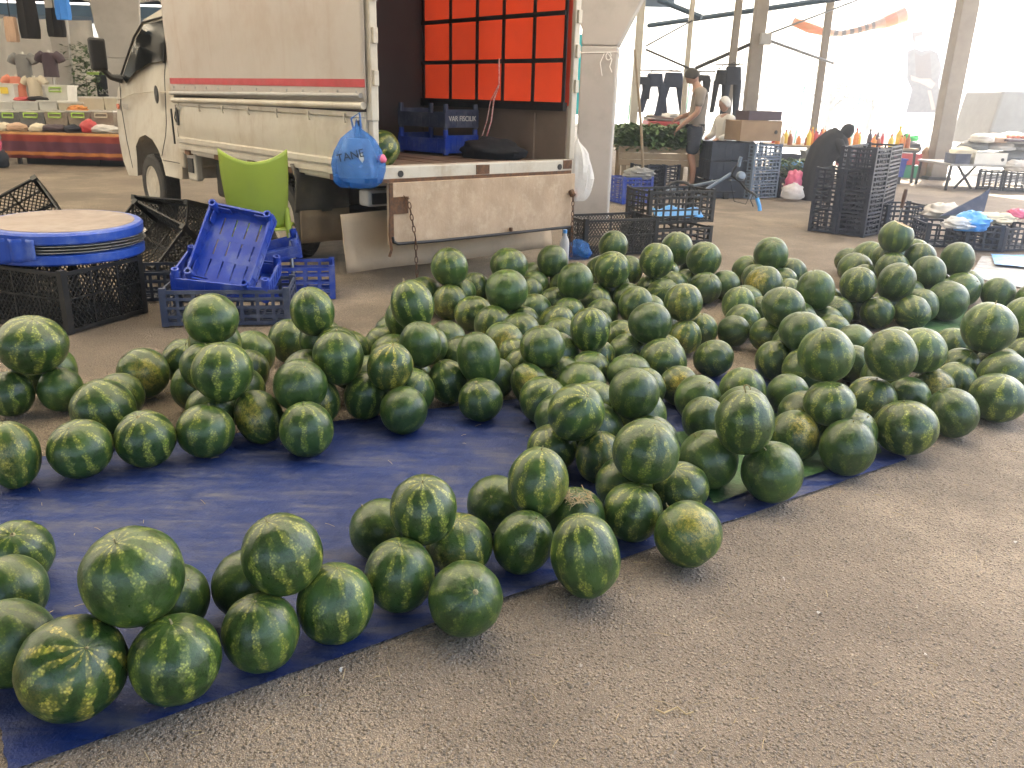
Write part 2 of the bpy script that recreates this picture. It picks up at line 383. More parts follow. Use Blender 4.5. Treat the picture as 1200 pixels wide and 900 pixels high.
def stripes_mat():
    m, t, b = base_mat('striped_cloth'); tc = t.nodes.new('ShaderNodeTexCoord')
    sx = t.nodes.new('ShaderNodeSeparateXYZ'); t.links.new(tc.outputs['Object'], sx.inputs[0])
    cr = t.nodes.new('ShaderNodeValToRGB'); cr.color_ramp.interpolation = 'CONSTANT'
    cols = [(.26, .045, .035), (.44, .22, .08), (.20, .04, .045), (.46, .17, .05), (.13, .045, .07), (.42, .24, .09), (.28, .05, .035), (.16, .07, .05)]
    e = cr.color_ramp.elements
    for i, c in enumerate(cols):
        x = e[i] if i < 2 else e.new(.5)
        x.position = i / 8; x.color = (*c, 1)
    fr = math_(t, 'FRACT', math_(t, 'MULTIPLY', sx.outputs[2], 2.1)); t.links.new(fr, cr.inputs[0])
    t.links.new(cr.outputs[0], b.inputs['Base Color']); b.inputs['Roughness'].default_value = .9
    return m
M_STRIPES = stripes_mat()
# ============================================================ setting
def ground_z(x, y): return 0.0
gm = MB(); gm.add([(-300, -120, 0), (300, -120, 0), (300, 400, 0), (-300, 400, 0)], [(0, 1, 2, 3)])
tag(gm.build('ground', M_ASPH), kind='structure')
# sunlit paving outside the roof on the right
pv = MB(); pv.add([(9.2, 20.2, .006), (11.0, 13.0, .006), (11, -40, .006), (120, -40, .006), (120, 200, .006), (-60, 200, .006), (-60, 44, .006), (2, 44, .006)], [(0, 1, 2, 3, 4, 5, 6, 7)])
tag(pv.build('pavement', M_PAVE), kind='structure')

# small grit standing proud of the foreground asphalt
def grit():
    mb = MB(); rnd = random.Random(3)
    n = 0
    while n < 22000:
        y = 1.15 + 4.6 * rnd.random() ** 1.6; x = rnd.uniform(-1.3, 4.6)
        if x > .62 * y + .35 or x < -.6 * y - .2: continue
        # only on open asphalt: in front of the tarp edge
        if y > 1.55 + (x + 1.0) * .60 - .02 and y < 4.4: continue
        s = rnd.uniform(.0018, .0045) * (2.0 if rnd.random() < .02 else 1); a = rnd.uniform(0, 6.28); h = s * rnd.uniform(.4, .8)
        ring = [(x + math.cos(a + k * 1.571) * s * rnd.uniform(.7, 1.3), y + math.sin(a + k * 1.571) * s * rnd.uniform(.7, 1.3), .0) for k in range(4)]
        mb.add(ring + [(x, y, h)], [(0, 1, 4), (1, 2, 4), (2, 3, 4), (3, 0, 4)]); n += 1
    m, t, b = base_mat('grit'); g = t.nodes.new('ShaderNodeNewGeometry')
    t.links.new(mixc(t, g.outputs['Random Per Island'], (.10, .085, .07), (.34, .29, .23)), b.inputs['Base Color']); b.inputs['Roughness'].default_value = .85
    tag(mb.build('grit', m), 'fine loose grit on the asphalt', 'grit', kind='stuff')
grit()

# ------------------------------------------------------------ tarps on the ground
def sheet(name, poly, mat, z, label, cat, amp=.004, n=70, thick=.0015):
    """poly: 4 corners, bilinear patch with low wrinkles and a wavering edge"""
    a, b, c, d = [Vector(p) for p in poly]
    mb = MB(); L1 = (b - a).length; L2 = (d - a).length
    def fn(u, v):
        ed = .012 * nz(u * 14 + 3, v * 14, 2.2) + .006 * nz(u * 45, v * 45, 7.1)
        p = (a * (1 - u) + b * u) * (1 - v) + (d * (1 - u) + c * u) * v
        x, y = p.x + ed, p.y + ed * .8
        h = amp * (1 + nz(x * 3.1, y * 3.1, 1.3)) + amp * .9 * max(0, nz(x * 1.1 + y * 3.8, y * 1.7 - x * 2.1, 5.0)) * 2 + amp * .4 * nz(x * 17, y * 17, 4)
        fu = min(abs(u * L1 - k * .62) for k in range(1, 12)); fv = min(abs(v * L2 - k * .58) for k in range(1, 12))
        h += amp * 1.3 * (math.exp(-(fu / .014) ** 2) + math.exp(-(fv / .014) ** 2)) * (.5 + .5 * nz(x * 2, y * 2, 9))
        return Vector((x, y, z + max(h, 0)))
    mb.grid(fn, n, n)
    o = mb.build(name, mat, None, smooth=60)
    return tag(o, label, cat)
sheet('blue_tarp', [G(8, 908), G(1062, 540), G(905, 432), G(-34, 548)], M_TARP, .004, 'dusty blue tarpaulin spread under the front melon rows', 'tarp', n=190)
sheet('green_tarp', [G(836, 596), G(900, 571), G(866, 500), G(790, 512)], M_TARPG, .016, 'green plastic sheet under melons near the asphalt edge', 'tarp', .003, 30)
sheet('green_tarp', [G(925, 570), G(1032, 535), G(1010, 470), G(900, 490)], M_TARPG, .016, 'small green plastic sheet piece overlapping the blue tarp corner', 'tarp', .003, 30)
sheet('green_tarp', [G(1050, 420), G(1215, 410), G(1205, 365), G(1060, 372)], M_TARPG, .004, 'green plastic sheet showing between the far melon piles', 'tarp', .003, 30)
sheet('grey_sheet', [G(1135, 325), G(1260, 352), G(1300, 322), G(1150, 303)], M_TARPW, .004, 'creased grey plastic sheet beside the far melons', 'sheet', .012, 50)
sheet('blue_sheet', [G(1165, 314), G(1230, 322), G(1260, 305), G(1160, 303)], M_LBLUE, .03, 'bright blue plastic sheet lying on the grey sheet', 'sheet', .01, 30)

# ------------------------------------------------------------ main roof
def roof_canopy():
    t = thing('market_roof', 'corrugated market roof over the melon stall on steel beams', 'roof', (0, 0, 0))
    RZ = 5.2
    left, front = -34.0, -9.0
    def right(y): return 3.7 if y < 4.5 else (3.7 + (y - 4.5) * 1.15 if y < 8 else 7.7 + (y - 8) * .5 if y < 15.3 else max(6.0, 11.3 - (y - 15.3) * .42))  # unseen near outline shaped to block sun and let side sky light in
    # corrugated sheets: ribs run along x; some bays are milky sheets added for soft overhead light
    def bay(name, y0, y1, mat):
        mb = MB(); prof = []; y = y0
        while y < y1 - .01:
            prof += [(y, 0), (y + .10, 0), (y + .15, .06), (y + .25, .06), (y + .30, 0)]; y += .30
        for (yy, zz) in prof:
            mb.v.append((left, yy, RZ + zz)); mb.v.append((min(right(yy), 17), yy, RZ + zz))
        for i in range(len(prof) - 1):
            mb.f.append((2 * i, 2 * i + 2, 2 * i + 3, 2 * i + 1))
        mb.build(name, mat, t)
    y = front; k = 0; FILL_BAYS = (10, 11, 13, 14, 17, 20, 23, 26, 29, 32, 35)
    while y < 36:
        bay('fill_sheet' if k in FILL_BAYS else 'roof_sheet', y, y + 1.2, M_FILLSHEET if k in FILL_BAYS else M_ROOF); y += 1.2; k += 1
    for k, yb in enumerate((-8.9, -3, 4.7, 10.5, 18, 26, 35.5)):
        MB().bx(left, right(yb) - .1, yb - .08, yb + .08, RZ - .32, RZ - .02).build('beam', M_RBLUE, t)
    for k in range(12):
        xb = -33 + k * 3.9
        y1 = 35.4 if xb < 5.4 else 22
        MB().bx(xb - .04, xb + .04, front + .2, y1, RZ - .13, RZ - .015).build('purlin', M_RBLUE, t)
    # edge truss seen against the sky on the right
    MB().bar((6.0, 27.9, RZ - .12), (11.2, 15.4, RZ - .12), .14, .22).build('edge_beam', M_RBLUE, t)
    return t
roof_canopy()

# far canopies on the left with gaps of daylight
def far_canopy(x0, x1, y0, y1, z, label):
    t = thing('far_canopy', label, 'roof', ((x0 + x1) / 2, y0, 0))
    cx, cy = (x0 + x1) / 2, y0
    mb = MB(); y = 0; rise = 0
    mb.grid(lambda u, v: Vector((x0 + (x1 - x0) * u - cx, (y1 - y0) * v, z + 1.1 * v + .05 * math.sin(u * (x1 - x0) * 9))), 200, 4)
    mb.build('roof_sheet', M_ROOF, t)
    MB().bx(x0 - cx, x1 - cx, -.06, .06, z - .42, z - .14).build('edge_beam', M_RBLUE, t)
    MB().bx(x0 - cx, x1 - cx, (y1 - y0) - .06, (y1 - y0) + .06, z + .72, z + .96).build('edge_beam', M_RBLUE, t)
    k = x0 + 1
    while k < x1:
        MB().bx(k - cx - .14, k - cx + .14, -.14, .14, 0, z - .42).build('post', M_CONC, t); k += 5.5
    for q in range(3):
        MB().bx(x0 - cx, x1 - cx, (y1 - y0) * (.25 + .25 * q) - .04, (y1 - y0) * (.25 + .25 * q) + .04, z + 1.1 * (.25 + .25 * q) - .2, z + 1.1 * (.25 + .25 * q) - .06).build('purlin', M_RBLUE, t)
far_canopy(-26, -8.5, 24, 31, 3.55, 'low far canopy with dark blue edge beam behind the clothes stall')
far_canopy(-34, -12, 36.5, 45, 4.2, 'farther canopy beyond the low blue beamed one')

# ------------------------------------------------------------ concrete column beside the truck
def column(name, label, x, y, rot, wa, wb, h, flare):
    t = thing(name, label, 'column', (x, y, 0), rot)
    mb = MB()
    a, b = wa / 2, wb / 2
    mb.bx(-a, a, -b, b, 0, 1.98)
    s = mb.build('shaft', M_CONC, t, bevel=.02)
    hb = MB()   # haunch spreading to both sides under the roof
    poly = [(-a, 0, 1.98), (a, 0, 1.98), (a + flare * .5, 0, 2.75), (a + flare, 0, h), (-a - flare, 0, h), (-a - flare * .3, 0, 2.6), (-a, 0, 2.15)]
    hb.prism([(p[0], -b, p[2]) for p in poly], (0, 2 * b, 0)); hb.build('haunch', M_CONC, t, bevel=.02)
    return t
c0, c1, c2 = G(671, 259), G(711, 261), G(729, 254)
ca = math.atan2(c1.y - c0.y, c1.x - c0.x)
wa = (c1 - c0).length; cc = (c0 + c1) / 2
column('concrete_column', 'grey concrete column with flared head beside the truck tailgate', cc.x - math.sin(ca) * .21, cc.y + math.cos(ca) * .21, ca, wa, .42, 5.18, .75)
# ropes tied round the column
rp = MB()
cz = [(-.215, -.215), (.215, -.215), (.215, .215), (-.215, .215)]
def tie(zs):
    pts = []
    for k in range(5):
        x, y = cz[k % 4]; pts.append((x, y, zs + .02 * math.sin(k * 2)))
    return pts
rope = thing('white_rope', 'thin white cord tied in a knot round the concrete column', 'rope', (cc.x - math.sin(ca) * .21, cc.y + math.cos(ca) * .21, 0), ca)
MB().tube(tie(1.90), .006, 6).build('loop', M_WHITE, rope)
MB().tube([(.10, -.225, 1.90), (.15, -.23, 1.84), (.13, -.23, 1.76), (.16, -.235, 1.70)], .006, 6).tube([(.06, -.225, 1.90), (.02, -.23, 1.80), (.05, -.235, 1.66)], .006, 6).tube([(.11 + .03 * math.cos(k * .6), -.234, 1.87 + .04 * math.sin(k * .6)) for k in range(11)], .006, 6).build('loose_end', M_WHITE, rope)
pole = MB(); q0 = G(755, 232); q1 = atY(744, 58, q0.y - .3)
tag(pole.tube([q0, (q0 + q1) / 2 + Vector((.02, 0, 0)), q1], [.022, .02, .018], 8).build('wooden_pole', M_WOOD, None, smooth=40), 'thin pale wooden pole leaning beside the concrete column', 'pole')
bp = G(748, 226)
tag(MB().bx(bp.x - .06, bp.x + .06, bp.y + 1.2, bp.y + 1.34, 0, 5.1).build('pale_post', M_CREAM, None, bevel=.01), 'pale square roof post behind the concrete column', 'post')
sh = MB(); a0 = atY(676, 45, 11.6); a1 = atY(690, 130, 11.6)
sh.grid(lambda u, v: Vector((a0.x - .05 + .32 * u, 11.6 + .03 * math.sin(v * 9), a0.z + .05 + (a1.z - a0.z - .1) * v)), 6, 12)
tag(sh.build('aqua_sheet', M_AQUA, None, smooth=60, solid=.004), 'bright aqua plastic sheet hanging behind the truck post', 'sheet')

# ------------------------------------------------------------ timber posts and braces on the right
def post(px, py, topx, wpx, label, mat=None, z1=5.0, Y=None):
    b = G(px, py) if Y is None else Vector((atY(px, py, Y).x, Y, 0))
    s = (b - Vector((0, 0, CAMH))).length / FPX
    wd = wpx * s
    t = thing('roof_post', label, 'post', b)
    mb = MB(); rings = []
    for k in range(7):
        z = z1 * k / 6; w = wd / 2 * (1 + .05 * nz(z * 2, px)); ox = .02 * nz(z * 1.3, px + 5)
        rings.append([(ox + i * w, j * w, z) for i, j in ((-1, -1), (1, -1), (1, 1), (-1, 1))])
    mb.loft(rings); mb.build('shaft', mat or M_WOODD, t, bevel=.015)
    MB().bx(-wd * .7, wd * .7, -wd * .7, wd * .7, 0, .06).build('base_plate', M_STEEL, t)
    return b
pA = post(1095, 210, 1140, 16, 'thick leaning timber roof post beside the sacks table')
pB = post(893, 0, 0, 12.5, 'stout timber roof post behind the cardboard boxes', Y=17.0)
pC = post(974, 0, 0, 6.5, 'slim timber roof post behind the bottle stall', Y=19.5)
pD = post(866, 0, 0, 7, 'slim weathered roof post behind the hanging black trousers', Y=16.2)
pE = post(812, 0, 0, 5, 'thin pale post behind the bending man', M_CREAM, 3.6, Y=17.5)
def brace(name, p, q, r, label):
    t = MB().tube([p, q], r, 8).build(name, M_STEEL, None, smooth=40); return tag(t, label, 'brace')
brace('tie_rod', atY(757, 58, 17), atY(812, 82, 17.5), .02, 'thin steel tie rod from the pale post to the thin post')
brace('tie_rod', atY(815, 80, 17.5), atY(890, 47, 17), .035, 'steel tie rod between the thin post and the stout post')
brace('tie_rod', atY(757, 54, 17), atY(815, 22, 17.5), .015, 'upper wire tie beside the pale post')
brace('tie_rod', atY(900, 47, 17), atY(976, 74, 19.5), .03, 'steel tie rod between the stout post and the slim bottle-stall post')
brace('tie_rod', atY(900, 40, 17), atY(1005, 0, 19.5), .02, 'steel wire rising from the stout post to the roof edge')
tag(MB().tube([atY(760, 30, 20), atY(1010, -6, 16)], .05, 8).build('roof_strut', M_RBLUE, None, smooth=40), 'pale blue steel strut under the roof edge', 'strut')
tag(MB().tube([atY(772, 0, 18), atY(822, 20, 17.5)], .05, 8).build('roof_strut', M_RBLUE, None, smooth=40), 'short blue steel strut meeting the thin post top', 'strut')
bb = atY(896, 46, 16.8)
tag(MB().bx(bb.x - .1, bb.x + .1, bb.y - .12, bb.y - .02, bb.z - .1, bb.z + .1).build('junction_box', M_GREYP, None, bevel=.01), 'small grey junction box fixed to the stout timber post', 'box')
# ============================================================ crates
CRATE_CACHE = {}
def lattice(mb, org, U, V, lu, lv, style, t=.012):
    """one side panel in the plane org + u*U + v*V"""
    org, U, V = Vector(org), Vector(U), Vector(V); N = U.cross(V).normalized()
    def P(u, v): return org + U * u + V * v
    fw = .022 if style != 'fine' else .016
    for a, b in (((0, fw / 2), (lu, fw / 2)), ((0, lv - fw / 2), (lu, lv - fw / 2)), ((fw / 2, fw), (fw / 2, lv - fw)), ((lu - fw / 2, fw), (lu - fw / 2, lv - fw))):
        mb.bar(P(*a), P(*b), t, fw, up=V if abs(a[1] - b[1]) < 1e-6 else U)
    if style in ('mesh', 'fine'):
        st = .034 if style == 'mesh' else .03; w = .0055
        for sgn in (1, -1):
            k = -lv
            while k < lu + lv:
                # line u = k + sgn*v*.75 ; clip to the panel
                pts = []
                v0, v1 = fw, lv - fw
                u0, u1 = k + sgn * .75 * v0, k + sgn * .75 * v1
                # clip in u
                def clip(ua, va, ub, vb):
                    lo, hi = fw, lu - fw
                    if max(ua, ub) < lo or min(ua, ub) > hi: return None
                    ta, tb = 0., 1.
                    d = ub - ua
                    if abs(d) > 1e-9:
                        tl, th = sorted(((lo - ua) / d, (hi - ua) / d)); ta, tb = max(ta, tl), min(tb, th)
                    if tb - ta < .02: return None
                    return (ua + d * ta, va + (vb - va) * ta), (ua + d * tb, va + (vb - va) * tb)
                c = clip(u0, v0, u1, v1)
                if c: mb.bar(P(*c[0]), P(*c[1]), w, w * 1.2, up=N)
                k += st
        for q in (1 / 3, 2 / 3): mb.bar(P(lu * q, fw), P(lu * q, lv - fw), t, .012, up=U)
        mb.bar(P(fw, lv * .55), P(lu - fw, lv * .55), t, .010, up=V)
    elif style == 'slot':
        nv = max(3, int(lv / .055)); nu = max(3, int(lu / .085))
        for i in range(1, nv): mb.bar(P(fw, lv * i / nv), P(lu - fw, lv * i / nv), t * .8, .017, up=V)
        for i in range(1, nu): mb.bar(P(lu * i / nu, fw), P(lu * i / nu, lv - fw), t * .7, .020, up=U)
    elif style == 'solid':
        mb.add([P(fw, fw) + N * .002, P(lu - fw, fw) + N * .002, P(lu - fw, lv - fw) + N * .002, P(fw, lv - fw) + N * .002, P(fw, fw) - N * .002, P(lu - fw, fw) - N * .002, P(lu - fw, lv - fw) - N * .002, P(fw, lv - fw) - N * .002], [(0, 1, 2, 3), (7, 6, 5, 4), (0, 4, 5, 1), (1, 5, 6, 2), (2, 6, 7, 3), (3, 7, 4, 0)])
        for i in range(1, 6): mb.bar(P(lu * i / 6, fw), P(lu * i / 6, lv - fw), t, .012, up=U)
def crate_meshes(l, w, h, style, mat):
    key = (l, w, h, style, mat.name)
    if key in CRATE_CACHE: return CRATE_CACHE[key]
    out = []
    a, b = l / 2, w / 2
    if style == 'tray':      # shallow solid tray with tubular corner posts standing above the rim
        fl = MB(); nr, nc = 3, 5
        fl.bx(-a, a, -b, -b + .05, 0, .008); fl.bx(-a, a, b - .05, b, 0, .008)
        xs = [-a + 2 * a * k / nc for k in range(nc + 1)]
        for k in range(nc): fl.bx(xs[k] + (.0 if k == 0 else .005), xs[k + 1] - (0 if k == nc - 1 else .005), -b + .05, b - .05, 0, .007)
        for k in range(1, nr):
            yy = -b + .05 + (2 * b - .1) * k / nr; fl.bx(-a + .01, a - .01, yy - .018, yy + .018, .0015, .0085)
        out.append(('floor', fl))
        hh = h * .62
        for nm, args in (('side', ((-a, -b, 0), (1, 0, 0), (0, 0, 1), l, hh)), ('side', ((-a, b, 0), (1, 0, 0), (0, 0, 1), l, hh)), ('end', ((-a, -b, 0), (0, 1, 0), (0, 0, 1), w, hh * 1.25)), ('end', ((a, -b, 0), (0, 1, 0), (0, 0, 1), w, hh * 1.25))):
            m = MB(); lattice(m, *args, 'solid'); out.append((nm, m))
        for i in (-1, 1):
            for j in (-1, 1):
                m = MB(); x, y = i * (a - .02), j * (b - .02); rr = .024
                m.lathe([(rr, -.015), (rr, h), (rr * .55, h), (rr * .55, h - .03)], 12, Matrix.Translation((x, y, 0)), caps=False)
                m.bar((x, y, hh * .5), (x - i * .10, y, hh * .5), .006, hh * .8); m.bar((x, y, hh * .5), (x, y - j * .10, hh * .5), .006, hh * .8)
                out.append(('corner_post', m))
    else:
        fl = MB(); lattice(fl, (-a, -b, .01), (1, 0, 0), (0, 1, 0), l, w, 'slot' if style in ('slot', 'solid') else style); out.append(('floor', fl))
        dip = .0
        for nm, args in (('side', ((-a, -b, 0), (1, 0, 0), (0, 0, 1), l, h)), ('side', ((-a, b, 0), (1, 0, 0), (0, 0, 1), l, h)), ('end', ((-a, -b, 0), (0, 1, 0), (0, 0, 1), w, h)), ('end', ((a, -b, 0), (0, 1, 0), (0, 0, 1), w, h))):
            m = MB(); lattice(m, *args, style); out.append((nm, m))
        for i in (-1, 1):
            for j in (-1, 1):
                m = MB(); x, y = i * (a - .012), j * (b - .012); m.bx(x - .02, x + .02, y - .02, y + .02, -.006, h + .012); out.append(('corner_post', m))
    out = [(n, m.mesh(n, mat)) for n, m in out]
    CRATE_CACHE[key] = out
    return out
CR_G = {}
def crate(name, label, size, style, mat, loc, rot=(0, 0, 0), group=None):
    t = thing(name, label, 'crate', loc, 0, group); t.rotation_euler = rot
    for n, me in crate_meshes(*size, style, mat):
        o = bpy.data.objects.new(n, me); COL.objects.link(o); o.parent = t
    return t
def crate_between(name, label, pL, pR, depth, h, style, mat, z=0.0, group=None, flip=1):
    """crate whose front bottom edge runs from ground point pL to pR"""
    pL, pR = Vector(pL), Vector(pR); d = pR - pL; a = math.atan2(d.y, d.x); n = Vector((-math.sin(a), math.cos(a), 0)) * flip
    c = (pL + pR) / 2 + n * depth / 2; c.z = z
    return crate(name, label, (round(d.length, 3), depth, h), style, mat, c, (0, 0, a), group)

# left group, by the truck
sM = G(82, 393); sR = G(172, 367); sL = G(-8, 377)
dd = (sR - sM); aa = math.atan2(dd.y, dd.x)
crate_between('black_crate', 'black mesh crate carrying the blue wrapped round table tops', sM, sR, .60, .36, 'mesh', M_BLACKP, .012)
crate_between('black_crate', 'black mesh crate under the left half of the table tops stack', sM + Vector((-.60, .22, 0)) * 1.08, sM + Vector((-.60, .22, 0)) * 1.08 + dd * .95, .5, .36, 'mesh', M_BLACKP, .012)
# leaning crate behind
c = G(60, 300); t = crate('black_crate', 'black mesh crate tipped up on its corner behind the table tops', (.62, .44, .30), 'mesh', M_BLACKP, (-3.55, 6.05, .30), (R_(38), R_(-28), R_(30)))
crate('black_crate', 'low black mesh crate lying between the tipped crate and the truck wheel', (.60, .40, .26), 'mesh', M_BLACKP, G(150, 292) + Vector((0, .1, .012)), (0, 0, R_(20)))
crate('black_crate', 'black mesh crate on its side beside the lime chair', (.60, .42, .32), 'mesh', M_BLACKP, G(215, 300) + Vector((0, .1, .23)), (R_(75), 0, R_(-22)))
crate('black_crate', 'crushed black mesh crate tilted against the blue trays', (.56, .38, .28), 'mesh', M_BLACKP, G(205, 330) + Vector((-.10, .15, .20)), (R_(50), R_(15), R_(-30)))
crate('navy_crate', 'dark navy crate on the ground behind the round table tops', (.55, .36, .20), 'slot', M_NAVYP, G(192, 352) + Vector((0, .12, .012)), (0, 0, R_(15)))
# blue crates
b0, b1 = G(192, 384), G(340, 382)
crate_between('dull_blue_crate', 'dusty grey blue slotted crate under the upright blue tray', b0, b1, .42, .22, 'slot', M_GBLUEP, .012)
bc = (b0 + b1) / 2
crate('blue_tray', 'blue plastic tray tipped inside the dusty grey blue crate', (.58, .38, .14), 'tray', M_BLUEP, bc + Vector((-.05, .22, .235)), (R_(14), R_(6), R_(4)))
crate('blue_tray', 'upright blue tray with slotted floor standing on the grey blue crate', (.40, .52, .13), 'tray', M_BLUEP, bc + Vector((-.01, .26, .43)), (R_(54), R_(9), R_(-6)))
e0, e1 = G(336, 358), G(378, 353)
crate('blue_crate', 'blue slotted crate with lettering beside the chair legs', (.50, .34, .22), 'slot', M_BLUEP, (e0 + e1) / 2 + Vector((-.10, .25, .012)), (0, 0, R_(12)))
crate('blue_tray', 'blue tray with tube corners resting on the lettered blue crate', (.46, .32, .12), 'tray', M_BLUEP, (e0 + e1) / 2 + Vector((-.30, .24, .27)), (R_(6), R_(-14), R_(14)))

# stacked round low table tops
def table_tops():
    p = (sM + sR) / 2 + Vector((-.34, .26, 0)); r = .455
    lb = thing('wrapped_table', 'blue wrapped lowest round table under the metal trays', 'table', (p.x, p.y, .387)); 
    MB().lathe([(r * .98, 0), (r, .01), (r, .055), (r * .98, .06)], 56).build('top', M_BLUE, lb, smooth=40)
    mb = MB()
    mb.grid(lambda u, v: Vector(((r + .012 + .012 * math.sin(u * 40)) * math.cos(3.35 + u * 1.5), (r + .012 + .012 * math.sin(u * 40)) * math.sin(3.35 + u * 1.5), .16 - (.08 + .10 * (1 - abs(u - .4))) * v)), 40, 6)
    mb.build('cover_flap', M_BLUE, lb, smooth=60, solid=.003)
    for k in range(4):
        z = .452 + k * .017
        tray = thing('metal_tray', 'thin round metal tray between the blue wrapped round tables', 'tray', (p.x + .012 * (k % 2), p.y + .008 * k, z), 0, 'round metal trays between the tables')
        MB().lathe([(r * .93, 0), (r * .99, .012), (r * .975, .0125), (r * .92, .003)], 56).build('pan', M_ALU, tray, smooth=40)
        MB().lathe([(r * .983, .0095), (r * .995, .0095), (r * .995, .014), (r * .983, .014)], 56, caps=False).build('rim', M_ALU, tray, smooth=40)
    lt = thing('folding_table', 'worn brown round table top with blue edging on the stack', 'table', (p.x, p.y, .522), 0)
    lt.rotation_euler = (R_(1.5), R_(1.0), 0)
    MB().lathe([(r * .99, 0), (r * 1.01, .01), (r * 1.01, .055), (r * .985, .068), (r * .90, .070)], 64).build('edging', M_BLUE, lt, smooth=40)
    mb = MB(); n = 64
    mb.lathe([(r * .905, .0705), (r * .90, .0735), (.001, .0738)], n); mb.build('surface', M_TABLE, lt, smooth=40)
table_tops()

# lime plastic chair seen from behind
def chair():
    p = G(307, 336); t = thing('lime_chair', 'lime green plastic chair with metal legs behind the blue trays', 'chair', (p.x, p.y + .10, 0), R_(12))
    mb = MB()
    def bk(u, v):       # v: 0 seat level -> 1 top, chair faces +y (away)
        w = .185 + .045 * v + .012 * math.sin(v * 3.1); x = (u - .5) * 2 * w
        z = .455 + .56 * v - .085 * (1 - (2 * u - 1) ** 2) * max(0, v - .5) / .5
        y = -.20 - .09 * v - .055 * (1 - (2 * u - 1) ** 2) + .05 * (1 - v) ** 3
        return Vector((x, y, z))
    mb.grid(bk, 16, 18); mb.build('backrest', M_LIME, t, smooth=60, solid=.012)
    mb = MB()
    def st(u, v):
        w = .20 + .03 * v; return Vector(((u - .5) * 2 * w, -.205 + .43 * v - .05 * (1 - (2 * u - 1) ** 2) * (1 - v) ** 2, .445 - .012 * math.sin(v * 3.14) + (-.03 * max(0, v - .88) / .12)))
    mb.grid(st, 14, 14); mb.build('seat', M_LIME, t, smooth=60, solid=.012)
    for s in (-1, 1):
        MB().tube([(s * .20, -.20, .60), (s * .205, -.19, .45), (s * .21, -.21, .37)], [.018, .024, .019], 10).build('leg_socket', M_LIME, t, smooth=50)
        MB().tube([(s * .21, -.21, .42), (s * .225, -.27, 0)], .0125, 10).build('leg', M_ALU, t, smooth=50)
        MB().tube([(s * .20, .17, .44), (s * .215, .21, 0)], .0125, 10).build('leg', M_ALU, t, smooth=50)
chair()

# crates behind the melons, right of the truck
k0, k1 = G(684, 303), G(768, 298)
crate_between('black_crate', 'black slotted crate behind the melons below the hanging bag', k0, k1, .42, .34, 'mesh', M_BLACKP, .012)
k2, k3 = G(758, 296), G(832, 290)
crate_between('black_crate', 'lower black slotted crate under the one holding blue netting', k2, k3, .42, .20, 'slot', M_BLACKP, .012)
cr = crate_between('black_crate', 'open black crate with blue netting inside on another crate', G(757, 290), G(832, 286), .42, .32, 'slot', M_BLACKP, .235)
mb = MB(); kk = (G(757, 290) + G(832, 286)) / 2
mb.grid(lambda u, v: Vector((kk.x - .26 + .5 * u, kk.y + .06 + .22 * v, .29 + .05 * nz(u * 4, v * 4, 1) + .06 * v)), 14, 8)
tag(mb.build('blue_net', M_LBLUE, None, smooth=60, solid=.004), 'light blue netting folded inside the open black crate', 'net')

# stack of black crates in front of the stooping woman
s0, s1, s2 = G(946, 271), G(1012, 279), G(1042, 262)
i = 0
for row, (pl, pr, dp) in enumerate(((s0, (s0 + s1) / 2, .42), ((s0 + s1) / 2, s1, .42))):
    for k in range(3 if row == 0 else 4):
        h = .23
        crate_between('black_crate', ('black slotted crate in the left column of the tall crate stack' if row == 0 else 'black slotted crate in the right column of the tall crate stack'), pl + Vector((.012, .004, 0)), pr - Vector((.012, .004, 0)), dp, .225, 'slot', M_NAVYP, .012 + k * .245, 'black crates stacked before the woman in black')
pl, pr = s1, s2
for k in range(4):
    crate_between('black_crate', 'black slotted crate in the rear column behind the tall crate stack', pl + Vector((.06, .10, 0)), pr + Vector((.02, .04, 0)), .40, .225, 'slot', M_NAVYP, .012 + k * .245, 'black crates stacked before the woman in black')
crate_between('black_crate', 'single black crate right of the tall crate stack', G(1036, 272), G(1084, 272), .4, .30, 'slot', M_NAVYP, .012)
cpos = [(1082, 1128, 290, 292, .24, 'navy crate heaped with a cream bag'), (1128, 1172, 294, 296, .26, 'navy crate holding blue and lilac bags'), (1172, 1225, 296, 294, .24, 'navy crate beside the grey sheet with pink bag')]
for (a, b, y0, y1, h, lb) in cpos:
    crate_between('navy_crate', lb, G(a + 1, y0), G(b - 1, y1), .45, h, 'slot', M_NAVYP, .012)
def heap(name, label, cat, c, rx, ry, rz, mat, seed, amp=.35, fr=3.0, n=20, base=True):
    mb = MB(); rings = []
    for i in range(n + 1):
        ph = math.pi * i / n; ring = []
        for k in range(28):
            th = 2 * math.pi * k / 28; d = Vector((math.sin(ph) * math.cos(th), math.sin(ph) * math.sin(th), math.cos(ph)))
            f = 1 + amp * nz(d.x * fr + seed, d.y * fr, d.z * fr) + amp * .4 * nz(d.x * fr * 3 + seed, d.y * fr * 3, d.z * fr * 3)
            z = d.z * rz * f; ring.append((d.x * rx * f + 1e-4, d.y * ry * f, max(z, -rz * .55) if base else z))
        rings.append(ring)
    mb.loft(rings, caps=False); o = mb.build(name, mat, None, smooth=70); o.location = c
    return tag(o, label, cat)
def on(px, py, z): return G(px, py, z)
heap('cream_bag', 'crumpled cream bag on the navy crate near the knife melon', 'bag', on(1103, 250, .30) + Vector((.05, .05, 0)), .22, .16, .10, M_SHIRTW, 1)
heap('blue_bag', 'crumpled light blue plastic bag on the navy crates', 'bag', on(1137, 262, .30), .18, .16, .12, M_LBLUE, 2)
heap('lilac_bag', 'crumpled lilac plastic bag beside the light blue bag', 'bag', on(1120, 262, .30) + Vector((0, -.05, 0)), .15, .12, .07, M_BAGW, 3)
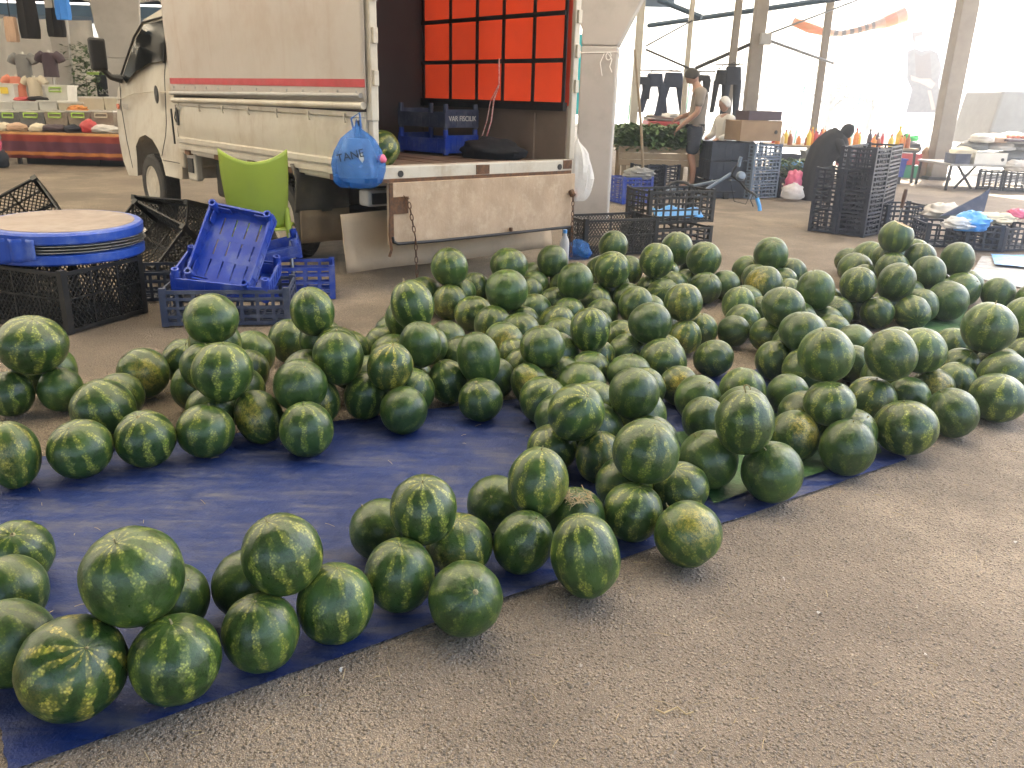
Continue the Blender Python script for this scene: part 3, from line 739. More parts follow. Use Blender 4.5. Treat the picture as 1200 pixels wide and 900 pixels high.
heap('cream_bag', 'pale folded bag lying right of the light blue bag', 'bag', on(1165, 257, .30), .22, .13, .07, M_CREAMC, 4)
heap('pink_bag', 'small pink bag on the last navy crate', 'bag', on(1190, 252, .31), .10, .09, .07, M_PINK, 5)
p0 = on(1108, 255, .30); fl = MB()
fl.prism([p0 + Vector((0, .12, 0)), p0 + Vector((.52, .22, .04)), p0 + Vector((.56, .26, .30)), p0 + Vector((.45, .23, .22))], (0, .012, .004))
tag(fl.build('navy_board', M_GBLUEP, None), 'navy cardboard flap standing up behind the bags', 'board')
# ============================================================ truck
TX, TY, TA = -1.03, 6.03, R_(131.7)
truck = thing('delivery_truck', 'cream drop-side truck with covered bed and red stripe, tailgate lowered', 'truck', (TX, TY, 0), TA)
TM = Matrix.Translation((TX, TY, 0)) @ Matrix.Rotation(TA, 4, 'Z')
def TW(x, s, z): return TM @ Vector((x, -s, z))       # truck frame: x forward, s to its right, z up
def tb(name, mat, x0, x1, s0, s1, z0, z1, parent=truck, bevel=0):
    return MB().bx(x0, x1, -s1, -s0, z0, z1).build(name, mat, parent, bevel=bevel)
W, L, FZ = 2.0, 3.62, .885
tb('chassis_rail', M_STEEL, .15, 5.3, .55, .67, .50, .66); tb('chassis_rail', M_STEEL, .15, 5.3, 1.33, 1.45, .50, .66)
tb('underbody', M_STEEL, .5, 3.6, .45, 1.55, .66, .76)
# bed floor of boards
fl = thing  # noqa
for k in range(10):
    s0 = .06 + k * .188; tb('floor_board', M_FLOORW, .07, L - .05, s0, s0 + .182, FZ - .05, FZ + .003 * (k % 3), bevel=.003)
tb('floor_frame', M_CREAM, .06, L, .04, W - .04, .77, FZ - .052)
# rear sill
sill = tb('rear_sill', M_CREAM, -.03, .058, .02, W - .02, .80, .915, bevel=.012)
tb('sill_patch', M_RUST, -.036, -.028, .92, 1.05, .83, .90, sill); tb('sill_patch', M_RUST, -.035, -.028, 1.86, 1.96, .84, .91, sill)
for s in (.22, 1.82):
    MB().lathe([(.024, 0), (.024, .005), (.012, .005)], 16, Matrix.Translation((-.036, -s, .858)) @ Matrix.Rotation(R_(90), 4, 'Y')).build('sill_hole', M_STEEL, sill, smooth=40)
tb('hinge_strip', M_RUST, -.042, -.030, .05, 1.95, .800, .826)
# side drop panel with pressed ridges (outside face at s = 0)
def side_profile():
    return [(.0, .82), (-.022, .825), (-.022, .865), (-.004, .872), (-.004, .885), (-.026, .892), (-.026, .93), (-.006, .94), (-.012, 1.0), (-.020, 1.08), (-.012, 1.18), (-.006, 1.235), (-.022, 1.242), (-.022, 1.275), (.03, 1.275), (.03, .82)]
sp = side_profile()
MB().prism([(.05, -y, z) for y, z in sp], (L - .08, 0, 0)).build('side_panel', M_CREAM, truck, smooth=25)
MB().prism([(.05, -(W - y), z) for y, z in sp], (L - .08, 0, 0)).build('side_panel', M_CREAM, truck, smooth=25)
for k in range(7):
    x = .30 + k * .53
    MB().tube([(x, .028, 1.262), (x, .034, 1.235), (x - .006, .030, 1.20), (x - .012, .024, 1.205)], .008, 6).build('rope_hook', M_CREAM, truck, smooth=40)
for k in range(5):
    x = .45 + k * .72; tb('panel_hinge', M_RUST, x, x + .12, -.018, .03, .775, .818, bevel=.004)
tb('lower_rail', M_CREAM, .1, L, .0, .035, .79, .819)
# covered body: hoop frame, cover, stripe
def cover(u, v):
    x = .02 + (L + .02) * u; z = 1.335 + 1.75 * v
    y = .012 + .010 * nz(x * 1.3, z * 1.1, 3) + .006 * nz(x * 4, z * 3, 8) + .012 * math.sin(v * 3.1)
    return Vector((x, y, z))
cv = MB().grid(cover, 60, 30).build('cover', M_TARPV, truck, smooth=60, solid=.006)
def strip(z0, z1):
    def f(u, v):
        p = cover(u * .995, (z0 + (z1 - z0) * v - 1.335) / 1.75); p.y += .007; return p
    return f
MB().grid(strip(1.438, 1.492), 60, 2).build('red_stripe', M_RED, cv, smooth=60)
MB().tube([(.06, .035, 1.385), (L, .035, 1.352)], .018, 10).build('cover_pipe', M_GREYP, cv, smooth=50)
MB().tube([(.04 + (L - .05) * k / 16, .026 + .006 * nz(k, 2), 1.318 - .03 * k / 16 + .004 * nz(k, 5)) for k in range(17)], .026, 8).build('rolled_hem', M_CREAM, cv, smooth=50)
MB().grid(lambda u, v: Vector((2.1 + (L - 2.08) * u, -W - .012, 1.30 + 1.78 * v)), 8, 4).build('cover', M_TARPV, truck, solid=.006)
MB().grid(lambda u, v: Vector((-.05 + (L + .15) * u, .03 - (W + .06) * v, 3.085 + .06 * math.sin(v * 3.14))), 10, 10).build('cover_roof', M_TARPV, truck, smooth=60, solid=.01)
MB().grid(lambda u, v: Vector((L + .02, -W * u, .9 + 2.18 * v)), 4, 4).build('front_cover', M_TARPV, truck, solid=.006)
for k in range(14):
    x = .12 + k * .265; z = 1.408
    MB().lathe([(.012, 0), (.011, .004), (.002, .006)], 10, Matrix.Translation(cover(x / (L + .04), (z - 1.335) / 1.75) + Vector((0, .004, 0))) @ Matrix.Rotation(R_(-90), 4, 'X')).build('eyelet', M_GREYP, cv, smooth=40)
for x in (.10, 3.50):
    q_ = tb('panel_latch', M_STEEL, x, x + .05, -.036, -.022, 1.05, 1.22, bevel=.005); MB().tube([(x + .025, .042, 1.08), (x + .025, .055, 1.12), (x + .025, .042, 1.18)], .006, 6).build('latch_loop', M_STEEL, q_, smooth=40)
# rear posts
for s in (.0, W - .06):
    p = tb('rear_post', M_CREAM, -.02, .055, s, s + .06, 1.22 if s < .1 else .916, 3.08, bevel=.008)
    for z in (1.45, 1.72, 1.98): tb('latch', M_CREAM, -.045, -.02, s + .012, s + .05, z, z + .10, p, bevel=.004)
tb('corner_post', M_CREAM, -.01, .05, .012, .06, .916, 1.225, bevel=.006)
# inside: dark bulkhead, boarded right wall and orange cover with dark straps
MB().grid(lambda u, v: Vector((2.07 + .02 * nz(u * 3, v * 2, 4), -.03 - (W - .09) * u, FZ + .01 + 2.15 * v)), 16, 16).build('dark_bulkhead', M_BROWN, truck, smooth=60, solid=.01)
MB().grid(lambda u, v: Vector((.06 + 2.0 * u, -.05, FZ + .4 + 1.75 * v)), 4, 4).build('inner_lining', M_BROWN, truck, solid=.006)
tb('inner_board', M_INPLY, .02, 2.08, W - .075, W - .061, FZ + .006, 1.33)
tb('inner_upright', M_INPLY, .40, .45, W - .095, W - .076, FZ + .008, 1.28)
tb('inner_rail', M_STEEL, .03, 2.08, W - .112, W - .058, 1.302, 1.372)
oc = MB().grid(lambda u, v: Vector((.01 + 2.09 * u, -(W - .066) + .012 * nz(u * 3, v * 4, 9) - .004 * math.sin(v * 40) * (v < .12), 1.345 + 1.74 * v)), 24, 30).build('orange_cover', M_ORNG, truck, smooth=60)
for x in (.05, .43, .83, 1.20, 1.60, 2.04): tb('cover_strap', M_STEEL, x - .016, x + .016, W - .10, W - .088, 1.36, 3.05, oc)
for z in (1.70, 2.06, 2.42): tb('cover_strap', M_STEEL, .05, 2.05, W - .114, W - .102, z - .018, z + .018, oc)
tb('orange_corner', M_ORNG, 0.06, .5, .05, .35, 2.05, 2.06, oc)
# lowered tailgate with its frame, chains, and the board below
tg = MB().bx(-.058, -.026, -1.985, -.10, .36, .80).build('tailgate', M_PLYW, truck, bevel=.004)
MB().bar((-.062, -.115, .80), (-.062, -.115, .40), .03, .012).build('frame_angle', M_RUST, tg)
MB().bx(-.066, -.058, -.26, -.12, .58, .70).build('rust_plate', M_RUST, tg)
MB().tube([(-.07, -.115, .42), (-.075, -.12, .385), (-.07, -.16, .365), (-.07, -.5, .355), (-.07, -1.98, .352)], .012, 8).build('bottom_rod', M_STEEL, tg, smooth=40)
MB().tube([(-.07, -.10, .56), (-.08, -.085, .44), (-.085, -.095, .33), (-.085, -.075, .28)], .010, 8).build('hook', M_RUST, tg, smooth=40)
MB().lathe([(.012, 0), (.016, .01), (.016, .03)], 10, Matrix.Translation((-.08, -1.25, .37))).build('bolt', M_RUST, tg, smooth=40)
def chain(pts, parent):
    pts = [Vector(p) for p in pts]; d = 0; i = 0; seg = []
    for a, b in zip(pts, pts[1:]):
        n = max(1, int((b - a).length / .043))
        for k in range(n): seg.append((a.lerp(b, (k + .5) / n), (b - a).normalized()))
    for k, (c, dr) in enumerate(seg):
        q = dr.to_track_quat('Z', 'Y').to_matrix().to_4x4(); rot = Matrix.Rotation(R_(90 if k % 2 else 0) + .3, 4, 'Z')
        M = Matrix.Translation(c) @ q @ rot
        lp = [M @ Vector((.011 * math.cos(t), 0, .026 * math.sin(t))) for t in [2 * math.pi * j / 12 for j in range(13)]]
        MB().tube(lp, .0042, 6, caps=False).build('chain_link', M_RUST, parent, smooth=50)
ch1 = MB().tube([(-.075, -.245, .70), (-.08, -.25, .68)], .012, 8).build('chain', M_RUST, tg)
chain([(-.085, -.20, .72), (-.09, -.25, .66), (-.095, -.30, .40), (-.11, -.30, .03)], ch1)
ch2 = MB().tube([(-.07, -1.93, .66), (-.10, -1.93, .62)], .025, 8).build('chain', M_RUST, tg)
chain([(-.10, -1.93, .62), (-.10, -1.94, .10)], ch2)
bd = MB(); bd.grid(lambda u, v: Vector((.30 - .06 * (1 - v) + .01 * nz(u * 4, v * 3), .09 - 2.12 * u, .12 + .43 * v + .012 * nz(u * 3, 1))), 20, 6)
bd.build('lower_board', pm('lower_board', (.52, .40, .27), (.45, .34, .23), 2.5, .65, dirt=(.33, .25, .18), dscale=4, damt=.5), truck, smooth=60, solid=.012)
# lamp cluster behind
tb('tail_lamp', M_GREYP, .22, .36, .10, .38, .60, .72, bevel=.02); tb('tail_lamp_glass', M_STEEL, .20, .22, .13, .30, .62, .70)
# wheels
def wheel(x, s, r, wd, side):
    o = thing('w', '', ''); bpy.data.objects.remove(o)
    M = Matrix.Translation((x, -s, r)) @ Matrix.Rotation(R_(-90 if side > 0 else 90), 4, 'X')
    # axis local z -> outward (left side +y)
    prof = [(r * .60, -wd / 2), (r * .92, -wd / 2), (r * .985, -wd * .42), (r, -wd * .30), (r, wd * .30), (r * .985, wd * .42), (r * .92, wd / 2), (r * .66, wd * .5), (r * .60, wd * .42)]
    ty = MB().lathe(prof, 48, M, caps=False).build('wheel', M_RUBBER, truck, smooth=35)
    tr = MB()
    for k in range(40):
        a = 2 * math.pi * k / 40
        for q in (-.26, 0, .26):
            c = M @ Vector((r * 1.003 * math.cos(a + q * .15), r * 1.003 * math.sin(a + q * .15), q * wd)); t2 = M.to_3x3() @ Vector((0, 0, 1))
            tr.bar(c - t2 * wd * .10, c + t2 * wd * .10, .03, .012, up=(M.to_3x3() @ Vector((math.cos(a), math.sin(a), 0))))
    tr.build('tread', M_RUBBER, ty)
    rm = MB().lathe([(r * .61, wd * .40), (r * .63, wd * .46), (r * .58, wd * .44), (r * .52, wd * .22), (r * .40, wd * .16), (r * .27, wd * .24), (r * .26, wd * .42), (r * .16, wd * .46), (.004, wd * .46)], 40, M).build('rim', M_CREAM, ty, smooth=35)
    for k in range(6):
        a = 2 * math.pi * k / 6; MB().lathe([(.022, wd * .17), (.02, wd * .21), (.004, wd * .21)], 8, M @ Matrix.Translation((r * .45 * math.cos(a), r * .45 * math.sin(a), 0))).build('rim_hole', M_STEEL, ty, smooth=30)
wheel(1.62, .20, .34, .22, 1); wheel(4.76, .17, .345, .20, -1 * -1); wheel(1.62, 1.80, .34, .22, -1); wheel(4.76, 1.80, .345, .20, -1)
# mud guard behind the rear wheel: dark rubber then dirty plate
MB().grid(lambda u, v: Vector((1.02 + .06 * (1 - v) + .35 * max(0, v - .72) + .014 * math.sin(u * 9), .06 - .50 * u, .47 + .38 * v)), 24, 12).build('mud_flap', M_FLAP, truck, smooth=60, solid=.008)
MB().grid(lambda u, v: Vector((1.07 + .01 * math.sin(u * 14), .02 - .46 * u, .22 + .265 * v)), 20, 4).build('mud_plate', M_FLAPB, truck, smooth=60, solid=.006)
MB().grid(lambda u, v: Vector((1.32 + .75 * u, .04 - .42 * v, .80 - .25 * max(0, abs(u - .45) - .25) ** 1.2)), 16, 4).build('wheel_guard', M_FLAP, truck, smooth=60, solid=.008)
# underside pieces between the axles
MB().bx(3.30, 3.52, -.10, -.02, .52, .80).build('step_bracket', M_CREAM, truck, bevel=.02)
tb('bracket_opening', M_STEEL, 3.34, 3.47, .008, .019, .60, .74)
tb('fuel_tank', M_STEEL, 2.35, 3.15, .15, .55, .38, .72, bevel=.04)
for x in (1.4, 1.9): MB().tube([(x, -.5, .42), (x + .1, -1.5, .42)], .04, 8).build('axle', M_STEEL, truck, smooth=40)

# ------------------------------------------------------------ cab
cab_prof = [(3.78, .50), (4.26, .50), (4.30, .62), (4.40, .76), (4.55, .86), (4.76, .90), (4.97, .86), (5.12, .76), (5.22, .62), (5.26, .42), (5.58, .40), (5.72, .55), (5.78, .80), (5.76, 1.05), (5.66, 1.36), (5.45, 1.52), (5.02, 1.98), (4.80, 2.12), (4.3, 2.20), (3.78, 2.20)]
def cab():
    rings = []
    # lofted across the width with tumblehome and rounded corners at the front
    ss = [0, .03, .10, .3, 1.0, 1.6, 1.80, 1.87, 1.90]
    for s in ss:
        e = min(s, 1.9 - s); rnd = max(0, (.10 - e)) / .10
        ring = []
        for x, z in cab_prof:
            th = .16 * max(0, (z - 1.25)) ** 1.2
            c = .95; so = c + (s - c) * (1 - th / .95)
            xx = x - (.10 * rnd ** 2 * (1 if x > 5.2 else 0)) - (.012 * rnd if x <= 5.2 else 0)
            zz = z - .03 * rnd ** 2 * (1 if z > 2.0 else 0)
            ring.append((xx, -(so + .05), zz))
        rings.append(ring)
    mb = MB().loft(rings); return mb.build('cab', M_CREAM, truck, smooth=32)
cabo = cab()
def cs(x, z, off=0.0):     # point on the cab's left skin
    th = .16 * max(0, (z - 1.25)) ** 1.2
    return Vector((x, -(.95 - .95 * (1 - th / .95) + .05) + off, z))
def skin_poly(name, pts, mat, off=.006, par=None, th=.008):
    mb = MB(); n = len(pts)
    mb.v = [tuple(cs(x, z, off)) for x, z in pts] + [tuple(cs(x, z, off - th)) for x, z in pts]
    mb.f = [tuple(range(n)), tuple(range(n, 2 * n))[::-1]] + [(k, (k + 1) % n, n + (k + 1) % n, n + k) for k in range(n)]
    return mb.build(name, mat, par or cabo)
skin_poly('side_window', [(4.12, 1.66), (4.12, 2.06), (4.75, 2.03), (4.98, 1.90), (5.38, 1.50), (5.25, 1.44), (4.95, 1.56), (4.55, 1.64)], M_GLASS)
MB().tube([cs(x, z, .01) for x, z in [(4.08, 1.64), (4.08, 2.09), (4.78, 2.06), (5.03, 1.92), (5.46, 1.47)]], .012, 6).build('window_frame', M_BLACKP, cabo, smooth=40)
MB().tube([cs(x, z, .001) for x, z in [(4.08, 2.08), (4.06, 1.5), (4.06, 1.05), (4.12, .92), (4.30, .70)]], .0045, 5).build('door_seam', M_STEEL, cabo)
MB().tube([cs(x, z, .001) for x, z in [(5.48, 1.45), (5.46, 1.2), (5.40, .8), (5.3, .5)]], .0045, 5).build('door_seam', M_STEEL, cabo)
MB().tube([cs(x, z, -.001) for x, z in [(3.8, 1.36), (4.4, 1.36), (5.0, 1.33), (5.6, 1.25)]], [.006] * 4, 6).build('crease', M_CREAM, cabo, smooth=50)
MB().tube([cs(x, z, .002) for x, z in [(3.80, .66), (4.28, .66)]], .004, 5).build('sill_seam', M_STEEL, cabo)
M2 = Matrix.Translation(cs(4.27, 1.33, .004)) @ Matrix.Rotation(R_(-90), 4, 'X') @ Matrix.Diagonal((.75, 1.2, 1, 1))
MB().lathe([(.075, 0), (.075, .006), (.05, .010), (.001, .008)], 24, M2).build('door_handle', M_BLACKP, cabo, smooth=40)
M3 = Matrix.Translation(cs(5.56, 1.18, .0)) @ Matrix.Rotation(R_(-90), 4, 'X') @ Matrix.Diagonal((1.3, 1, 1, 1))
MB().lathe([(.032, 0), (.03, .012), (.001, .016)], 16, M3).build('indicator', pm('amber_lens', (.65, .14, .03), (.6, .12, .03), 9, .25), cabo, smooth=40)
txt('badge', 'H100', .085, M_GREYP, cabo, Matrix.Translation(cs(5.30, 1.18, .004)) @ Matrix.Rotation(R_(180), 4, 'Z') @ Matrix.Rotation(R_(90), 4, 'X'))
MB().grid(lambda u, v: Vector((5.47 - .50 * v + .008, -.18 - 1.54 * u, 1.53 + .47 * v)), 6, 4).build('windscreen', M_GLASS, cabo)
mir = MB().bx(5.40, 5.48, .05, .23, 1.56, 1.91).build('wing_mirror', M_BLACKP, truck, bevel=.03)
MB().tube([cs(5.40, 1.48), (5.43, .03, 1.50), (5.44, .11, 1.58)], [.05, .035, .03], 8).build('mirror_arm', M_BLACKP, mir, smooth=40)
tb('rear_wall', M_CREAM, 3.68, 3.79, .05, 1.9, .62, 2.15, bevel=.02)
MB().tube([(3.74, .0, .86), (3.72, .01, 1.05), (3.75, 0, 1.2)], .010, 8).build('rubber_strap', M_BLACKP, truck, smooth=40)

# ------------------------------------------------------------ things in and on the truck
def put_truck(o, x, s, z, rz=0):
    o.location = TW(x, s, z); o.rotation_euler = (0, 0, TA + rz)
cA = crate('blue_crate', 'blue tray crate on the truck bed, lower of two', (.62, .42, .20), 'tray', M_BLUEP, (0, 0, 0)); put_truck(cA, 1.32, 1.55, FZ + .025, R_(8))
cB = crate('dark_crate', 'dull navy tray crate with lettering stacked on the blue one in the truck', (.62, .42, .20), 'tray', M_GBLUEP, (0, 0, 0)); put_truck(cB, 1.32, 1.55, FZ + .245, R_(8))
txt('lettering', 'VAR FISCILIK', .062, M_WHITEP, cB, Matrix.Translation((-.317, 0, .075)) @ Matrix.Rotation(R_(-90), 4, 'Z') @ Matrix.Rotation(R_(90), 4, 'X'))
h = heap('black_cloth', 'black cloth heaped on the truck bed by the boarded wall', 'cloth', TW(.62, 1.62, FZ + .055), .30, .19, .12, M_BLACKC, 11, .3, 2.2); h.rotation_euler = (0, 0, TA + .2)
rp = MB().tube([TW(.83, 1.86, 1.72), TW(.80, 1.84, 1.50), TW(.82, 1.80, 1.38), TW(.78, 1.74, 1.2), TW(.80, 1.70, 1.05)], .007, 6).tube([TW(.81, 1.84, 1.5), TW(.87, 1.80, 1.36), TW(.84, 1.74, 1.2), TW(.86, 1.7, 1.06)], .005, 6)
tag(rp.build('cord', pm('red_white_cord', (.65, .55, .52), (.50, .12, .12), 60, .7), None, smooth=50), 'red and white cord hanging down the orange cover inside the truck', 'cord')

def bag(name, label, hang, wdt, hgt, mat, seed, sag=.5):
    t = thing(name, label, 'bag', hang)
    mb = MB(); rings = []
    prof = [(.02, 0), (.03, -.06), (.12, -.12), (.62, -.26), (.95, -.45), (1.05, -.68), (1.0, -.88), (.72, -.99), (.05, -1.01)]
    m = 18
    for i in range(m + 1):
        f = i / m * (len(prof) - 1); a = min(int(f), len(prof) - 2); q = f - a
        r = prof[a][0] * (1 - q) + prof[a + 1][0] * q; z = prof[a][1] * (1 - q) + prof[a + 1][1] * q
        ring = []
        for k in range(26):
            th = 2 * math.pi * k / 26
            cr = 1 + .34 * nz(math.cos(th) * 1.6 + seed, math.sin(th) * 1.6, z * 3) + .34 * abs(nz(math.cos(th) * 5 + seed, math.sin(th) * 5, z * 2)) * (1 if r > .1 else .2)
            fold = 1 + .07 * math.sin(th * 9 + z * 4) * (1 if z > -.6 else .3)
            ring.append((math.cos(th) * r * wdt / 2 * cr * fold, math.sin(th) * r * wdt * .30 * cr * fold, z * hgt))
        rings.append(ring)
    mb.loft(rings); mb.build('film', mat, t, smooth=16)
    return t
bh = TW(-.02, -.03, 1.235)
bl = bag('blue_carrier_bag', 'blue plastic carrier bag full of newspaper hung on the truck corner', bh + Vector((-.07, -.07, .0)), .30, .46, M_BAGB, 1)
inn = MB(); rings = []
for i in range(9):
    z = -.13 - .26 * i / 8; r = .55 + .42 * math.sin(i / 8 * 2.2)
    rings.append([(math.cos(2 * math.pi * k / 20) * r * .15, math.sin(2 * math.pi * k / 20) * r * .085, z) for k in range(20)])
inn.loft(rings); inn.build('newspaper', pm('newsprint', (.50, .50, .49), (.36, .37, .37), 14, .85), bl, smooth=60)
txt('newspaper_print', 'TANE', .075, M_STEEL, bl, Matrix.Translation((-.03, -.094, -.24)) @ Matrix.Rotation(R_(-14), 4, 'Y') @ Matrix.Rotation(R_(83), 4, 'X'))
MB().tube([(-.02, 0, -.08), (-.03, -.02, 0), (.02, .02, .04), (.03, 0, -.06)], .008, 6).build('handles', M_BAGB, bl, smooth=50)
MB().lathe([(.001, -.03), (.03, -.02), (.035, 0), (.02, .03), (.001, .035)], 12, Matrix.Translation((.17, -.02, -.26))).build('pink_knot', M_PINK, bl, smooth=60)
wb = bag('clear_carrier_bag', 'clear white plastic bag hung on the truck post beside the column', TW(.0, W + .05, 1.12), .26, .56, M_BAGW, 5)
MB().lathe([(.001, -.035), (.034, -.01), (.034, .012), (.001, .035)], 16, Matrix.Translation((0.0, 0, -.50))).build('fruit', M_CORAL, wb, smooth=60)
